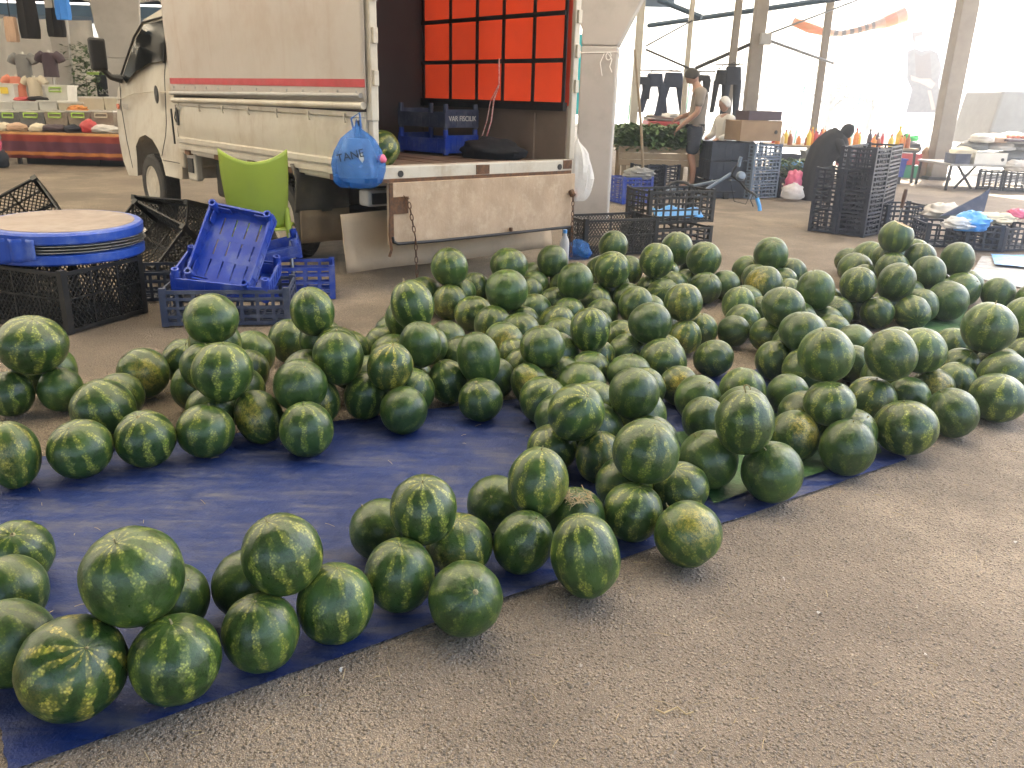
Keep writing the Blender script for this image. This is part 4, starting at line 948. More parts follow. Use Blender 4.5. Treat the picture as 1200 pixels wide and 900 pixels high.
# ============================================================ watermelons
# x, y, z of centre, radius, height/width, look, layer (0: hidden in the heap)
MELONS = [
    (-2.114,3.497,0.315,0.136,0.86,'s',2), (-2.209,3.431,0.1,0.1,1.12,'s',1), (-2.027,3.51,0.098,0.098,1.04,'d',1), (-1.677,3.188,0.13,0.13,0.99,'S',1.5),
    (-1.742,3.716,0.119,0.119,1.03,'p',1), (-1.631,3.919,0.112,0.112,1.04,'g',1), (-1.327,3.531,0.447,0.115,0.89,'g',3), (-1.177,3.202,0.315,0.122,1,'S',2),
    (-1.32,4.022,0.12,0.12,1.07,'g',1), (-1.803,2.747,0.109,0.109,1.26,'y',1), (-1.606,2.848,0.112,0.112,0.94,'S',1), (-1.411,2.958,0.112,0.112,1,'S',1),
    (-1.215,3.061,0.11,0.11,0.95,'g',1), (-1.049,3.223,0.108,0.108,1.18,'p',1), (-0.82,3.091,0.111,0.111,1,'s',1), (-0.88,3.261,0.244,0.112,1,'d',2),
    (-0.854,3.431,0.105,0.105,1.15,'y',1), (-1.205,4.315,0.118,0.118,1.04,'g',1), (-0.941,3.775,0.429,0.11,1.09,'s',3), (-0.765,3.482,0.302,0.117,1.07,'s',2),
    (-0.844,4.117,0.112,0.112,1.12,'y',1.5), (-0.511,4.066,0.404,0.118,1.13,'S',3), (-0.703,4.335,0.106,0.106,1,'g',1.5), (-0.439,3.767,0.288,0.106,1.06,'d',2),
    (-0.358,4.284,0.158,0.109,1.09,'d',1.5), (-0.536,3.467,0.271,0.106,1.07,'Y',2), (-0.484,3.825,0.098,0.098,1.05,'y',1), (-0.657,3.503,0.103,0.103,1.08,'S',1),
    (-0.465,3.359,0.104,0.104,0.98,'d',1), (-0.303,3.741,0.102,0.102,1.17,'s',1), (-0.158,3.687,0.25,0.113,1.23,'d',2), (-0.14,3.532,0.101,0.101,0.98,'g',1),
    (-0.431,5.414,0.336,0.126,1.05,'s',2), (-0.421,5.308,0.117,0.117,1,'y',1), (-0.252,5.045,0.117,0.117,0.91,'s',1), (-0.28,5.753,0.114,0.114,1,'g',1),
    (-0.047,4.909,0.305,0.128,0.92,'d',2), (-0.046,5.724,0.295,0.127,0.95,'g',2), (-0.05,4.395,0.116,0.116,0.92,'P',1.5), (0.128,5.146,0.114,0.114,1,'g',1),
    (0.137,5.93,0.111,0.111,1,'g',1), (0.27,6.033,0.278,0.118,1,'d',2), (0.141,3.844,0.27,0.107,0.96,'g',2), (0.008,4.189,0.098,0.098,1.05,'s',1),
    (0.09,3.73,0.102,0.102,1.17,'p',1), (0.256,4.808,0.116,0.116,1,'s',1.5), (0.247,3.902,0.101,0.101,0.96,'g',1), (-0.078,3.841,0.098,0.098,1,'d',1),
    (0.387,5.266,0.293,0.12,1,'d',2), (0.776,6.639,0.295,0.123,1,'g',2), (0.661,5.642,0.303,0.125,1.05,'s',2), (0.993,5.837,0.339,0.124,1.05,'s',2),
    (1.262,6.522,0.312,0.13,1.05,'g',2), (1.399,6.16,0.302,0.13,1.05,'g',2), (0.542,5.414,0.111,0.111,0.95,'g',1), (0.392,4.134,0.282,0.11,1.1,'S',2),
    (0.76,5.083,0.19,0.116,1.07,'g',1.5), (0.979,5.884,0.111,0.111,1,'s',1), (1.16,6.014,0.112,0.112,1,'g',1), (1.386,5.968,0.118,0.118,1,'g',1),
    (0.723,4.285,0.286,0.113,1,'d',2), (0.986,4.755,0.297,0.112,1,'y',2), (1.563,6.119,0.114,0.114,1,'d',1), (1.449,5.262,0.173,0.112,1.05,'s',1.5),
    (1.874,6.659,0.124,0.124,1,'g',1), (1.74,5.735,0.209,0.133,0.88,'P',1.5), (1.993,6.492,0.296,0.133,1,'d',2), (2.203,6.581,0.122,0.122,1,'g',1),
    (1.896,5.165,0.303,0.123,1.09,'d',2), (1.54,4.664,0.306,0.12,0.88,'g',2), (1.501,4.195,0.288,0.111,0.92,'d',2), (1,4.68,0.099,0.099,1.11,'y',1),
    (1.13,4.855,0.1,0.1,1.05,'y',1), (1.328,4.864,0.098,0.098,1.11,'d',1), (1.507,4.766,0.107,0.107,1,'g',1), (0.823,4.362,0.1,0.1,1.05,'Y',1),
    (1.078,4.282,0.103,0.103,0.88,'g',1), (0.808,3.806,0.098,0.098,0.86,'P',1.5), (0.581,3.931,0.109,0.109,0.93,'d',1.5), (0.492,3.165,0.284,0.104,0.98,'d',2),
    (0.244,2.939,0.281,0.111,1.03,'s',2), (0.202,3.319,0.104,0.104,1.04,'d',1.5), (0.399,4.032,0.099,0.099,0.92,'g',1), (0.449,4.222,0.098,0.098,1,'Y',1),
    (0.619,4.629,0.103,0.103,1,'P',1), (0.857,3.606,0.108,0.108,0.96,'d',1), (1.035,3.478,0.111,0.111,0.86,'d',1.5), (0.847,2.818,0.306,0.113,1.15,'c',2.5),
    (0.836,3.364,0.098,0.098,1,'g',1), (0.753,2.9,0.115,0.115,0.97,'d',1), (0.967,2.802,0.114,0.114,1.01,'d',1), (1.172,3.195,0.104,0.104,1.03,'P',1),
    (1.315,3.239,0.239,0.098,0.86,'g',1.5), (1.32,3.369,0.409,0.116,0.98,'g',2.5), (1.341,3.06,0.111,0.111,1.08,'d',1), (1.452,3.283,0.098,0.098,0.92,'g',1.5),
    (1.31,3.732,0.098,0.098,0.92,'d',1), (0.457,2.583,0.282,0.112,1,'g',2), (0.342,2.918,0.098,0.098,1.07,'y',1), (0.413,2.484,0.1,0.1,1,'s',1),
    (0.607,2.684,0.098,0.098,0.88,'s',1), (0.569,2.339,0.106,0.106,0.94,'p',1), (0.219,2.45,0.098,0.098,0.92,'d',1), (0.229,2.149,0.116,0.116,1.24,'S',1),
    (0.048,2.262,0.098,0.098,1.15,'g',1), (0.091,2.394,0.247,0.106,1.12,'y',2), (-0.043,2.521,0.098,0.098,1.11,'d',1), (0.163,3.002,0.098,0.098,0.97,'S',1),
    (-0.148,2.255,0.098,0.098,0.86,'y',1), (-0.248,2.177,0.253,0.102,1.07,'s',2), (-0.302,2.046,0.104,0.104,1.05,'s',1), (-0.109,1.947,0.105,0.105,1.09,'d',1),
    (-0.401,2.325,0.098,0.098,1.04,'d',1), (-0.454,1.901,0.106,0.106,1.08,'S',1), (-0.578,1.873,0.275,0.105,1,'s',2), (-0.616,1.775,0.099,0.099,1.1,'s',1),
    (-0.718,1.995,0.098,0.098,1,'d',1), (-0.894,1.728,0.289,0.12,0.98,'s',2), (-1,1.601,0.118,0.118,0.97,'Y',1), (-0.782,1.652,0.107,0.107,1.03,'s',1),
    (-0.897,1.914,0.098,0.098,1,'d',1), (-1.428,2.125,0.098,0.098,1.07,'S',1), (-1.34,1.93,0.098,0.098,0.97,'g',1), (-1.201,1.698,0.105,0.105,1.07,'d',1),
    (2.952,6.513,0.453,0.129,0.95,'k',3), (2.998,7.052,0.197,0.138,1,'g',1.5), (3.297,7.262,0.142,0.142,1,'g',1), (3.671,7.66,0.133,0.133,1,'g',1),
    (2.794,6.8,0.137,0.137,0.95,'g',1), (2.28,5.466,0.282,0.119,1.05,'g',2), (2.908,6.383,0.225,0.126,1,'g',1.5), (2.565,5.535,0.295,0.128,1.07,'d',2),
    (2.965,5.933,0.292,0.119,1.05,'d',2), (3.333,6.274,0.334,0.125,1.05,'d',2), (3.336,6.128,0.128,0.128,1,'g',1), (3.01,5.685,0.139,0.139,0.88,'d',1),
    (3.574,6.066,0.119,0.119,1,'d',1), (3.729,5.886,0.118,0.118,1,'g',1), (2.412,5.403,0.108,0.108,1,'g',1), (2.635,5.385,0.116,0.116,1.05,'g',1),
    (2.106,5.33,0.112,0.112,1,'g',1), (1.961,4.953,0.1,0.1,1,'g',1), (1.94,4.567,0.115,0.115,0.92,'d',1.5), (1.741,3.684,0.326,0.118,1,'g',2),
    (1.968,3.866,0.297,0.113,0.96,'s',2), (2.481,4.229,0.329,0.134,1,'g',2), (2.888,4.597,0.293,0.118,1.13,'g',2), (2.53,4.627,0.108,0.108,1,'g',1),
    (2.378,4.232,0.102,0.102,0.96,'g',1), (2.591,4.25,0.111,0.111,0.88,'g',1), (2.238,4,0.098,0.098,0.96,'g',1), (2.059,3.866,0.102,0.102,0.88,'P',1),
    (1.894,3.752,0.098,0.098,0.96,'g',1), (1.696,3.701,0.107,0.107,0.89,'y',1), (1.818,4.248,0.1,0.1,1,'d',1), (1.977,3.502,0.111,0.111,1,'d',1),
    (2.293,3.714,0.121,0.121,0.94,'s',1), (2.8,4.351,0.122,0.122,1,'s',1), (1.671,3.286,0.123,0.123,0.89,'s',1), (2.957,6.651,0.267,0.103,1,'g',2),
    (3.141,6.457,0.298,0.122,1,'g',2), (3.245,6.352,0.114,0.114,1,'g',0), (3.214,6.572,0.108,0.108,1,'g',0), (3.007,6.544,0.101,0.101,1,'g',0),
    (3.039,6.773,0.111,0.111,1,'g',0), (-0.427,3.971,0.224,0.103,1,'g',2), (-0.559,4.27,0.28,0.122,1,'g',2), (-0.617,4.108,0.116,0.116,1,'g',0),
    (-0.264,4.08,0.119,0.119,1,'g',0), (-1.377,3.691,0.28,0.122,1,'g',2), (-1.328,3.405,0.269,0.103,1,'g',2), (-1.261,3.277,0.111,0.111,1,'g',0),
    (-1.23,3.526,0.115,0.115,1,'g',0), (-1.448,3.565,0.105,0.105,1,'g',0), (-1.276,3.799,0.107,0.107,1,'g',0), (-1.482,3.768,0.101,0.101,1,'g',0),
    (-0.937,3.906,0.256,0.107,1,'g',2), (-0.815,3.694,0.28,0.101,1,'g',2), (-0.968,3.725,0.121,0.121,1,'g',0), (-0.672,3.722,0.117,0.117,1,'g',0),
    (-0.8,3.91,0.1,0.1,1,'g',0), (1.283,3.41,0.114,0.114,1,'g',0), (-2.167,3.682,0.125,0.125,1,'g',0), (2.492,4.036,0.124,0.124,1,'g',0),
    (1.868,6.39,0.112,0.112,1,'g',0), (2.086,6.386,0.105,0.105,1,'g',0), (1.162,6.661,0.124,0.124,1,'g',0), (1.154,6.388,0.124,0.124,1,'g',0),
    (1.424,6.559,0.122,0.122,1,'g',0), (1.289,6.207,0.102,0.102,1,'g',0), (0.057,4.923,0.102,0.102,1,'g',0), (-0.124,4.779,0.115,0.115,1,'g',0),
    (2.566,5.655,0.101,0.101,1,'g',0), (2.773,5.578,0.121,0.121,1,'g',0), (-0.084,5.882,0.115,0.115,1,'g',0), (-0.066,5.559,0.116,0.116,1,'g',0),
    (0.096,5.715,0.108,0.108,1,'g',0), (-0.376,5.541,0.119,0.119,1,'g',0), (-0.607,5.467,0.124,0.124,1,'g',0), (0.562,5.64,0.1,0.1,1,'g',0),
    (0.78,5.602,0.107,0.107,1,'g',0), (0.697,5.819,0.125,0.125,1,'g',0), (3.483,6.351,0.121,0.121,1,'g',0), (1.029,5.654,0.125,0.125,1,'g',0),
    (1.861,5.331,0.123,0.123,1,'g',0), (1.775,5.066,0.119,0.119,1,'g',0), (1.992,5.151,0.101,0.101,1,'g',0), (0.676,6.507,0.119,0.119,1,'g',0),
    (0.834,6.77,0.111,0.111,1,'g',0), (0.905,6.556,0.114,0.114,1,'g',0), (0.347,5.148,0.105,0.105,1,'g',0), (0.268,5.352,0.112,0.112,1,'g',0),
    (1.578,4.565,0.106,0.106,1,'g',0), (1.733,4.75,0.12,0.12,1,'g',0), (2.807,5.856,0.124,0.124,1,'g',0), (2.905,6.074,0.115,0.115,1,'g',0),
    (3.123,5.984,0.12,0.12,1,'g',0), (2.114,5.566,0.124,0.124,1,'g',0), (2.35,5.622,0.118,0.118,1,'g',0), (0.36,5.898,0.113,0.113,1,'g',0),
    (0.366,6.156,0.111,0.111,1,'g',0), (0.135,6.16,0.12,0.12,1,'g',0), (2.903,4.732,0.106,0.106,1,'g',0), (2.745,4.579,0.113,0.113,1,'g',0),
    (2.991,4.538,0.105,0.105,1,'g',0), (1.861,3.963,0.116,0.116,1,'g',0), (0.622,4.333,0.103,0.103,1,'g',0), (0.778,4.127,0.122,0.122,1,'g',0),
    (0.407,2.687,0.102,0.102,1,'g',0), (0.861,4.85,0.12,0.12,1,'g',0), (1.609,4.264,0.109,0.109,1,'g',0), (1.491,4.038,0.119,0.119,1,'g',0),
    (1.395,4.243,0.106,0.106,1,'g',0), (0.228,4.173,0.122,0.122,1,'g',0), (0.325,3.696,0.12,0.12,1,'g',0), (0.06,3.992,0.107,0.107,1,'g',0),
    (-0.462,3.591,0.11,0.11,1,'g',0), (0.552,3.047,0.112,0.112,1,'g',0), (0.542,3.316,0.122,0.122,1,'g',0), (0.335,3.137,0.122,0.122,1,'g',0),
    (2.919,7.278,0.115,0.115,1,'g',0), (3.217,6.945,0.118,0.118,1,'g',0), (1.58,5.567,0.117,0.117,1,'g',0), (1.948,5.831,0.114,0.114,1,'g',0),
    (-1.721,3.419,0.106,0.106,1,'g',0), (2.78,6.557,0.109,0.109,1,'g',0), (0.174,4.388,0.101,0.101,1,'g',0), (0.039,4.612,0.118,0.118,1,'g',0),
    (0.872,5.262,0.109,0.109,1,'g',0), (0.555,5.114,0.107,0.107,1,'g',0), (0.482,4.793,0.11,0.11,1,'g',0), (0.268,4.58,0.112,0.112,1,'g',0),
    (1.997,4.352,0.107,0.107,1,'g',0), (2.17,4.548,0.115,0.115,1,'g',0), (1.428,5.048,0.111,0.111,1,'g',0), (1.635,5.348,0.104,0.104,1,'g',0),
    (1.084,3.697,0.113,0.113,1,'g',0), (0.623,3.721,0.105,0.105,1,'g',0), (-0.512,4.417,0.102,0.102,1,'g',0), (-0.679,4.551,0.111,0.111,1,'g',0),
    (0.143,3.525,0.109,0.109,1,'g',0), (0.361,3.466,0.113,0.113,1,'g',0),
]
def melon_mesh(seed):
    rnd = random.Random(seed); mb = MB(); n, m = 48, 30; rings = []
    for i in range(m + 1):
        ph = math.pi * i / m; ring = []
        for k in range(n):
            th = 2 * math.pi * k / n
            d = Vector((math.sin(ph) * math.cos(th), math.sin(ph) * math.sin(th), math.cos(ph)))
            f = 1 + (.03 if seed % 2 else .018) * nz(d.x * 1.3 + seed * 7, d.y * 1.3, d.z * 1.3) + .006 * math.cos(10 * th + seed) * math.sin(ph)
            dz = -.035 * math.exp(-((ph) / .22) ** 2) + .025 * math.exp(-((math.pi - ph) / .2) ** 2)
            ring.append((d.x * f + (1e-5 if i in (0, m) else 0) * math.cos(th), d.y * f + 1e-5 * math.sin(th), d.z * f + dz + (.03 * (1 - d.z * d.z) if seed % 3 == 0 else 0)))
        rings.append(ring)
    mb.loft(rings, caps=False)
    return mb.mesh('watermelon', M_MELON, 80)
MESHES = [melon_mesh(k) for k in range(10)]
def stem_mesh(k):
    rnd = random.Random(k); mb = MB()
    mb.lathe([(.085, -.045), (.075, -.030), (.03, -.018), (.026, .0)], 12, Matrix.Translation((0, 0, .985)))
    if k == 1: mb.tube([(0, 0, .97), (.01, .0, 1.04), (.04, .01, 1.09)], [.026, .022, .018], 7)
    if k == 2: mb.tube([(0, 0, .97), (-.01, .02, 1.03)], [.03, .022], 7)
    return mb.mesh('stem', M_STEM, 50)
STEMS = [stem_mesh(k) for k in range(3)]
curl = MB().tube([(0, 0, .96), (-.03, 0, 1.06), (-.05, .0, 1.14), (.0, .01, 1.20), (.08, .01, 1.19), (.14, .02, 1.12), (.15, .02, 1.06)], [.035, .03, .026, .024, .024, .022, .02], 8).mesh('stem', M_STEM, 60)
LOOK = {'S': ('boldly striped watermelon', 1.0, .3, 0), 's': ('striped green watermelon', .82, .3, 0), 'd': ('plain dark green watermelon', .36, .15, 0),
        'g': ('mottled green watermelon', .62, .35, 0), 'y': ('yellow-green striped watermelon', .85, .65, .3), 'Y': ('watermelon with broad yellow stripes', 1.0, 1.0, .3),
        'p': ('watermelon with a yellow belly patch', .6, .4, .85), 'P': ('watermelon with a large yellow patch', .55, .5, 1.0), 'c': ('oval watermelon with a long curled stem', .7, .25, 0), 'k': ('plain', .4, .2, 0)}
CMI = (Matrix.Translation((0, 0, CAMH)) @ CM).inverted()
def to_px(p):
    q = CMI @ Vector(p); return 600 + FPX * q.x / -q.z, 450 - FPX * q.y / -q.z
def zone(px, py):
    if px < 430 and py < 600: return 'beside the blue crates'
    if px < 440: return 'at the blue tarp corner'
    if py > 500 and px < 860: return 'along the tarp edge by the asphalt'
    if px < 690: return 'before the tailgate'
    if px < 850: return 'before the crate of blue netting'
    if px < 990 : return 'behind the curled-stem melon'
    return 'around the cut melon'
cut_at = None
rnd = random.Random(21)
for i, (x, y, z, r, asp, k, lev) in enumerate(MELONS):
    px, py = to_px((x, y, z))
    nm, st, ye, sp = LOOK[k]
    if k == 'k':
        cut_at = (x, y, z, r); continue
    tier = 'on top' if lev >= 2 else ('midway up' if lev == 1.5 else 'at the bottom')
    size = 'large ' if r > .128 else ('small ' if r < .104 else ''); shp = 'tall ' if asp > 1.12 else ('squat ' if asp < .93 else '')
    label = size + shp + nm + ' ' + tier + ' ' + zone(px, py)
    if k == 'c': label = nm + ' on top of the front heap'
    o = bpy.data.objects.new('watermelon', MESHES[i * 7 % 10]); COL.objects.link(o)
    tag(o, label, 'watermelon', 'watermelons heaped for sale')
    # stem axis mostly upward, leaning any way; patch side (+X) turned to the open side for patched ones
    lean = abs(rnd.gauss(0, 17)) if lev >= 2 or k in 'SsYy' else abs(rnd.gauss(0, 38))
    if k in 'pP': lean = rnd.uniform(20, 75)
    lean = min(lean, 85)
    az = rnd.uniform(0, 2 * math.pi) if rnd.random() < .5 else rnd.gauss(-math.pi / 2, .9)
    if k == 'c': lean = 4
    if asp > 1.12: lean = min(lean, 24); az = rnd.uniform(-.6, .6) + (math.pi if rnd.random() < .7 else 0)
    yaw = rnd.uniform(0, 2 * math.pi)
    if k in 'pPYy': yaw = -math.pi / 2 + rnd.gauss(0, .5)
    tilt = Matrix.Rotation(R_(lean), 4, Vector((-math.sin(az), math.cos(az), 0)))
    rot = tilt @ Matrix.Rotation(yaw, 4, 'Z')
    if k in 'pP':  # roll the patch upward as well
        rot = Matrix.Rotation(R_(-rnd.uniform(10, 45)), 4, 'X') @ Matrix.Rotation(yaw, 4, 'Z') @ Matrix.Rotation(R_(rnd.uniform(-60, 60)), 4, 'X')
    a = asp if lean < 35 else 1 + (asp - 1) * .3
    a = max(.88, a * rnd.uniform(.96, 1.09))
    sz, sx = r * a ** .5, r * a ** -.5
    zz = z
    ax = rot.to_3x3() @ Vector((0, 0, 1))
    low = math.sqrt((sz * ax.z) ** 2 + (sx ** 2) * (1 - ax.z ** 2))
    if z < r + .012: zz = low + .005
    o.matrix_world = Matrix.Translation((x, y, zz)) @ rot @ Matrix.Diagonal((sx, sx, sz, 1))
    o.color = (min(1, st * rnd.uniform(.8, 1.15)), min(1, ye * rnd.uniform(.7, 1.3)), sp, 1)
    if lev > 0 and ax.z > .2:
        s = bpy.data.objects.new('stem', curl if k == 'c' else STEMS[rnd.choice((0, 0, 1, 2))]); COL.objects.link(s); s.parent = o
# the melon on the truck bed
o = bpy.data.objects.new('watermelon', MESHES[2]); COL.objects.link(o)
p = TW(.14, .17, FZ + .135)
o.matrix_world = Matrix.Translation(p) @ Matrix.Rotation(R_(50), 4, 'Y') @ Matrix.Rotation(2, 4, 'Z') @ Matrix.Diagonal((.13, .13, .14, 1)); o.color = (1, .75, .9, 1)
tag(o, 'pale mottled watermelon on the truck bed behind the blue bag', 'watermelon', 'watermelons heaped for sale')
# cut melon with a knife standing in it
x, y, z, r = cut_at
t = thing('cut_watermelon', 'cut open watermelon with a knife stuck in its red flesh', 'watermelon', (x, y, z))
CUT = Matrix.Rotation(R_(20), 4, 'Y') @ Matrix.Rotation(R_(6), 4, 'X')
ring = [(math.sin(ph) * r, -math.cos(ph) * r) for ph in [2.5 * k / 26 for k in range(27)]]
ring[0] = (1e-4, -r)
b = MB().lathe(ring, 48, CUT, caps=False).build('rind', M_MELON, t, smooth=60); b.color = (.5, .3, 0, 1)
re, ze = ring[-1]
MB().lathe([(re * 1.0, ze), (re * .93, ze + .003), (re * .90, ze - .004)], 40, CUT, caps=False).build('rind_edge', M_RINDW, t, smooth=60)
MB().lathe([(re * .91, ze - .002), (re * .55, ze - .010), (.001, ze - .022)], 40, CUT, caps=False).build('flesh', M_FLESH, t, smooth=60)
kn = thing('kitchen_knife', 'long knife with brown handle standing upright in the cut melon', 'knife', (x, y + .02, z + r * .40)); kn.rotation_euler = (R_(4), R_(3), R_(70))
MB().prism([(-.014, -.001, -.03), (.014, -.001, -.01), (.016, -.001, .17), (-.012, -.001, .17)], (0, .002, 0)).build('blade', M_BLADE, kn)
MB().tube([(0, 0, .17), (0, 0, .2), (.002, 0, .27), (.006, 0, .31)], [.013, .014, .016, .013], 8).build('handle', pm('knife_handle', (.09, .04, .022), (.06, .028, .018), 20, .5), kn, smooth=40)
# straw on one melon, leaf litter, bottle
def straw(c, n, rad, zt, label):
    mb = MB(); q = random.Random(5)
    for k in range(n):
        a = q.uniform(0, 6.28); rr = rad * q.random() ** .5; px = Vector((c.x + rr * math.cos(a), c.y + rr * math.sin(a), c.z))
        d = Vector((q.gauss(0, 1), q.gauss(0, 1), q.uniform(-.2, .5))).normalized() * q.uniform(.01, .035)
        mb.tube([px - d, px + d * .2 + Vector((0, 0, .004)), px + d], .0011, 4)
    return tag(mb.build('dry_straw', M_STRAW), label, 'straw', kind='stuff')
best = min(MELONS, key=lambda m: abs(to_px(m[:3])[0] - 679) + abs(to_px(m[:3])[1] - 606) if m[6] else 1e9)
straw(Vector((best[0] + .0, best[1] - best[3] * .35, best[2] + best[3] * .93)), 70, .05, 0, 'tuft of dry straw lying on a dark melon')
q = random.Random(9)
for k, (px, py) in enumerate([(918, 680), (1190, 637), (862, 610), (545, 470), (1085, 770), (400, 786), (700, 640), (205, 463), (178, 468), (790, 836), (960, 720)]):
    c = G(px, py); mb = MB(); pts = [c + Vector((q.gauss(0, .008), q.gauss(0, .008), .004)) for _ in range(1)]
    if k in (7, 8, 9):
        pts = [c + Vector((.045 * (j / 5 - .5) * 2, .012 * math.sin(j * 1.9 + k), .006 + .004 * (j % 2))) for j in range(6)]
        tag(mb.tube(pts, .0022, 5).build('dry_stalk', M_STRAW, None, smooth=50), ['pale dry stalk on the earth between the left melon rows', 'second short dry stalk on the earth beside the left melon rows', 'wiry dry stalk on the open asphalt'][k - 7], 'stalk')
    else:
        s = q.uniform(.004, .009); a = q.uniform(0, 6)
        mb.grid(lambda u, v: c + Vector((math.cos(a) * (u - .5) * s * 2 - math.sin(a) * (v - .5) * s, math.sin(a) * (u - .5) * s * 2 + math.cos(a) * (v - .5) * s, .004 + .006 * math.sin(u * 3.1 + v))), 4, 3)
        tag(mb.build('paper_scrap', M_SHIRTW, None, smooth=60), 'tiny pale scrap of litter on the asphalt', 'litter', 'litter scraps on the asphalt')
bt = G(656, 318); t = thing('water_bottle', 'clear water bottle with blue cap behind the melons under the tailgate', 'bottle', bt + Vector((.05, .35, 0)))
MB().lathe([(.04, 0), (.042, .02), (.042, .19), (.036, .22), (.018, .255), (.016, .28)], 20).build('bottle_body', M_BAGW, t, smooth=50)
MB().lathe([(.019, .275), (.019, .305), (.004, .306)], 16).build('cap', M_LBLUE, t, smooth=40)
heap('blue_film_bag', 'crumpled light blue plastic bag on the ground by the black crate', 'bag', G(683, 303) + Vector((-.05, .0, .06)), .12, .10, .11, M_BAGB, 8)

# chaff and bits of straw trodden about
mb = MB(); q = random.Random(31)
for k in range(150):
    px, py = q.uniform(0, 1200), q.uniform(440, 900)
    c = G(px, py); c.z = .013 if py < 900 - px * .33 else .004; a = q.uniform(0, 6.28); l = q.uniform(.006, .022)
    d = Vector((math.cos(a), math.sin(a), 0)) * l
    mb.tube([c - d, c + Vector((0, 0, .002)) + d * .1, c + d], .0009, 4)
tag(mb.build('chaff', M_STRAW), 'fine straw chaff scattered on tarp and asphalt', 'chaff', kind='stuff')
# ============================================================ background right
def skin_obj(name, vs, es, mat, parent, sub=2):
    me = bpy.data.meshes.new(name); me.from_pydata([v[:3] for v in vs], es, []); me.update(); me.materials.append(mat)
    o = bpy.data.objects.new(name, me); COL.objects.link(o); o.parent = parent
    o.modifiers.new('skin', 'SKIN').use_smooth_shade = True
    if not me.skin_vertices:
        pass
    for i, v in enumerate(vs):
        r = v[3]; sv = me.skin_vertices[0].data[i]; sv.radius = (r, v[4] if len(v) > 4 else r); sv.use_root = (i == 0)
    m = o.modifiers.new('sub', 'SUBSURF'); m.levels = sub; m.render_levels = sub
    return o
def head_mesh(name, r, mat, parent, loc, rot=(0, 0, 0)):
    """head with brow, nose, mouth and ears; faces -Y"""
    mb = MB(); rings = []
    for i in range(19):
        ph = math.pi * i / 18; ring = []
        for k in range(28):
            th = 2 * math.pi * k / 28; d = Vector((math.sin(ph) * math.cos(th), math.sin(ph) * math.sin(th), math.cos(ph)))
            x, y, z = d.x * .78, d.y * .92, d.z * 1.15
            if z < -.2: x *= 1 - .28 * (-z - .2); y *= 1 - (.16 if d.y < 0 else .42) * (-z - .2)
            fr = max(0, -d.y)
            y -= .20 * math.exp(-((x / .13) ** 2)) * math.exp(-(((z + .05) / .16) ** 2)) * (fr > .3)      # nose
            y -= .05 * math.exp(-((z - .22) / .1) ** 2) * fr                                             # brow
            y += .07 * math.exp(-((abs(x) - .3) / .13) ** 2) * math.exp(-((z - .08) / .1) ** 2) * (fr > .3)   # eye sockets
            y -= .04 * math.exp(-((z + .48) / .09) ** 2) * math.exp(-((x / .25) ** 2)) * (fr > .3)        # lips
            x += math.copysign(.14, x) * math.exp(-((z) / .17) ** 2) * math.exp(-((d.y - .05) / .16) ** 2) * (abs(d.x) > .6)   # ears
            ring.append((x * r + 1e-5, y * r, z * r))
        rings.append(ring)
    mb.loft(rings, caps=False); o = mb.build(name, mat, parent, smooth=70); o.location = loc; o.rotation_euler = rot
    return o
def hair_mesh(r, mat, parent, loc, rot, low=.05):
    mb = MB(); rings = []
    for i in range(12):
        ph = math.pi * .62 * i / 11; ring = []
        for k in range(28):
            th = 2 * math.pi * k / 28; front = max(0, -math.sin(th)); p2 = ph * (1 - .42 * front)
            ring.append((math.sin(p2) * math.cos(th) * .83 * r + 1e-5, math.sin(p2) * math.sin(th) * .99 * r, (math.cos(p2) * 1.18 + .03 * nz(math.cos(th) * 4, math.sin(th) * 4, ph * 4)) * r))
        rings.append(ring)
    mb.loft(rings, caps=False); o = mb.build('hair', mat, parent, smooth=70, solid=.012); o.location = loc; o.rotation_euler = rot
    return o
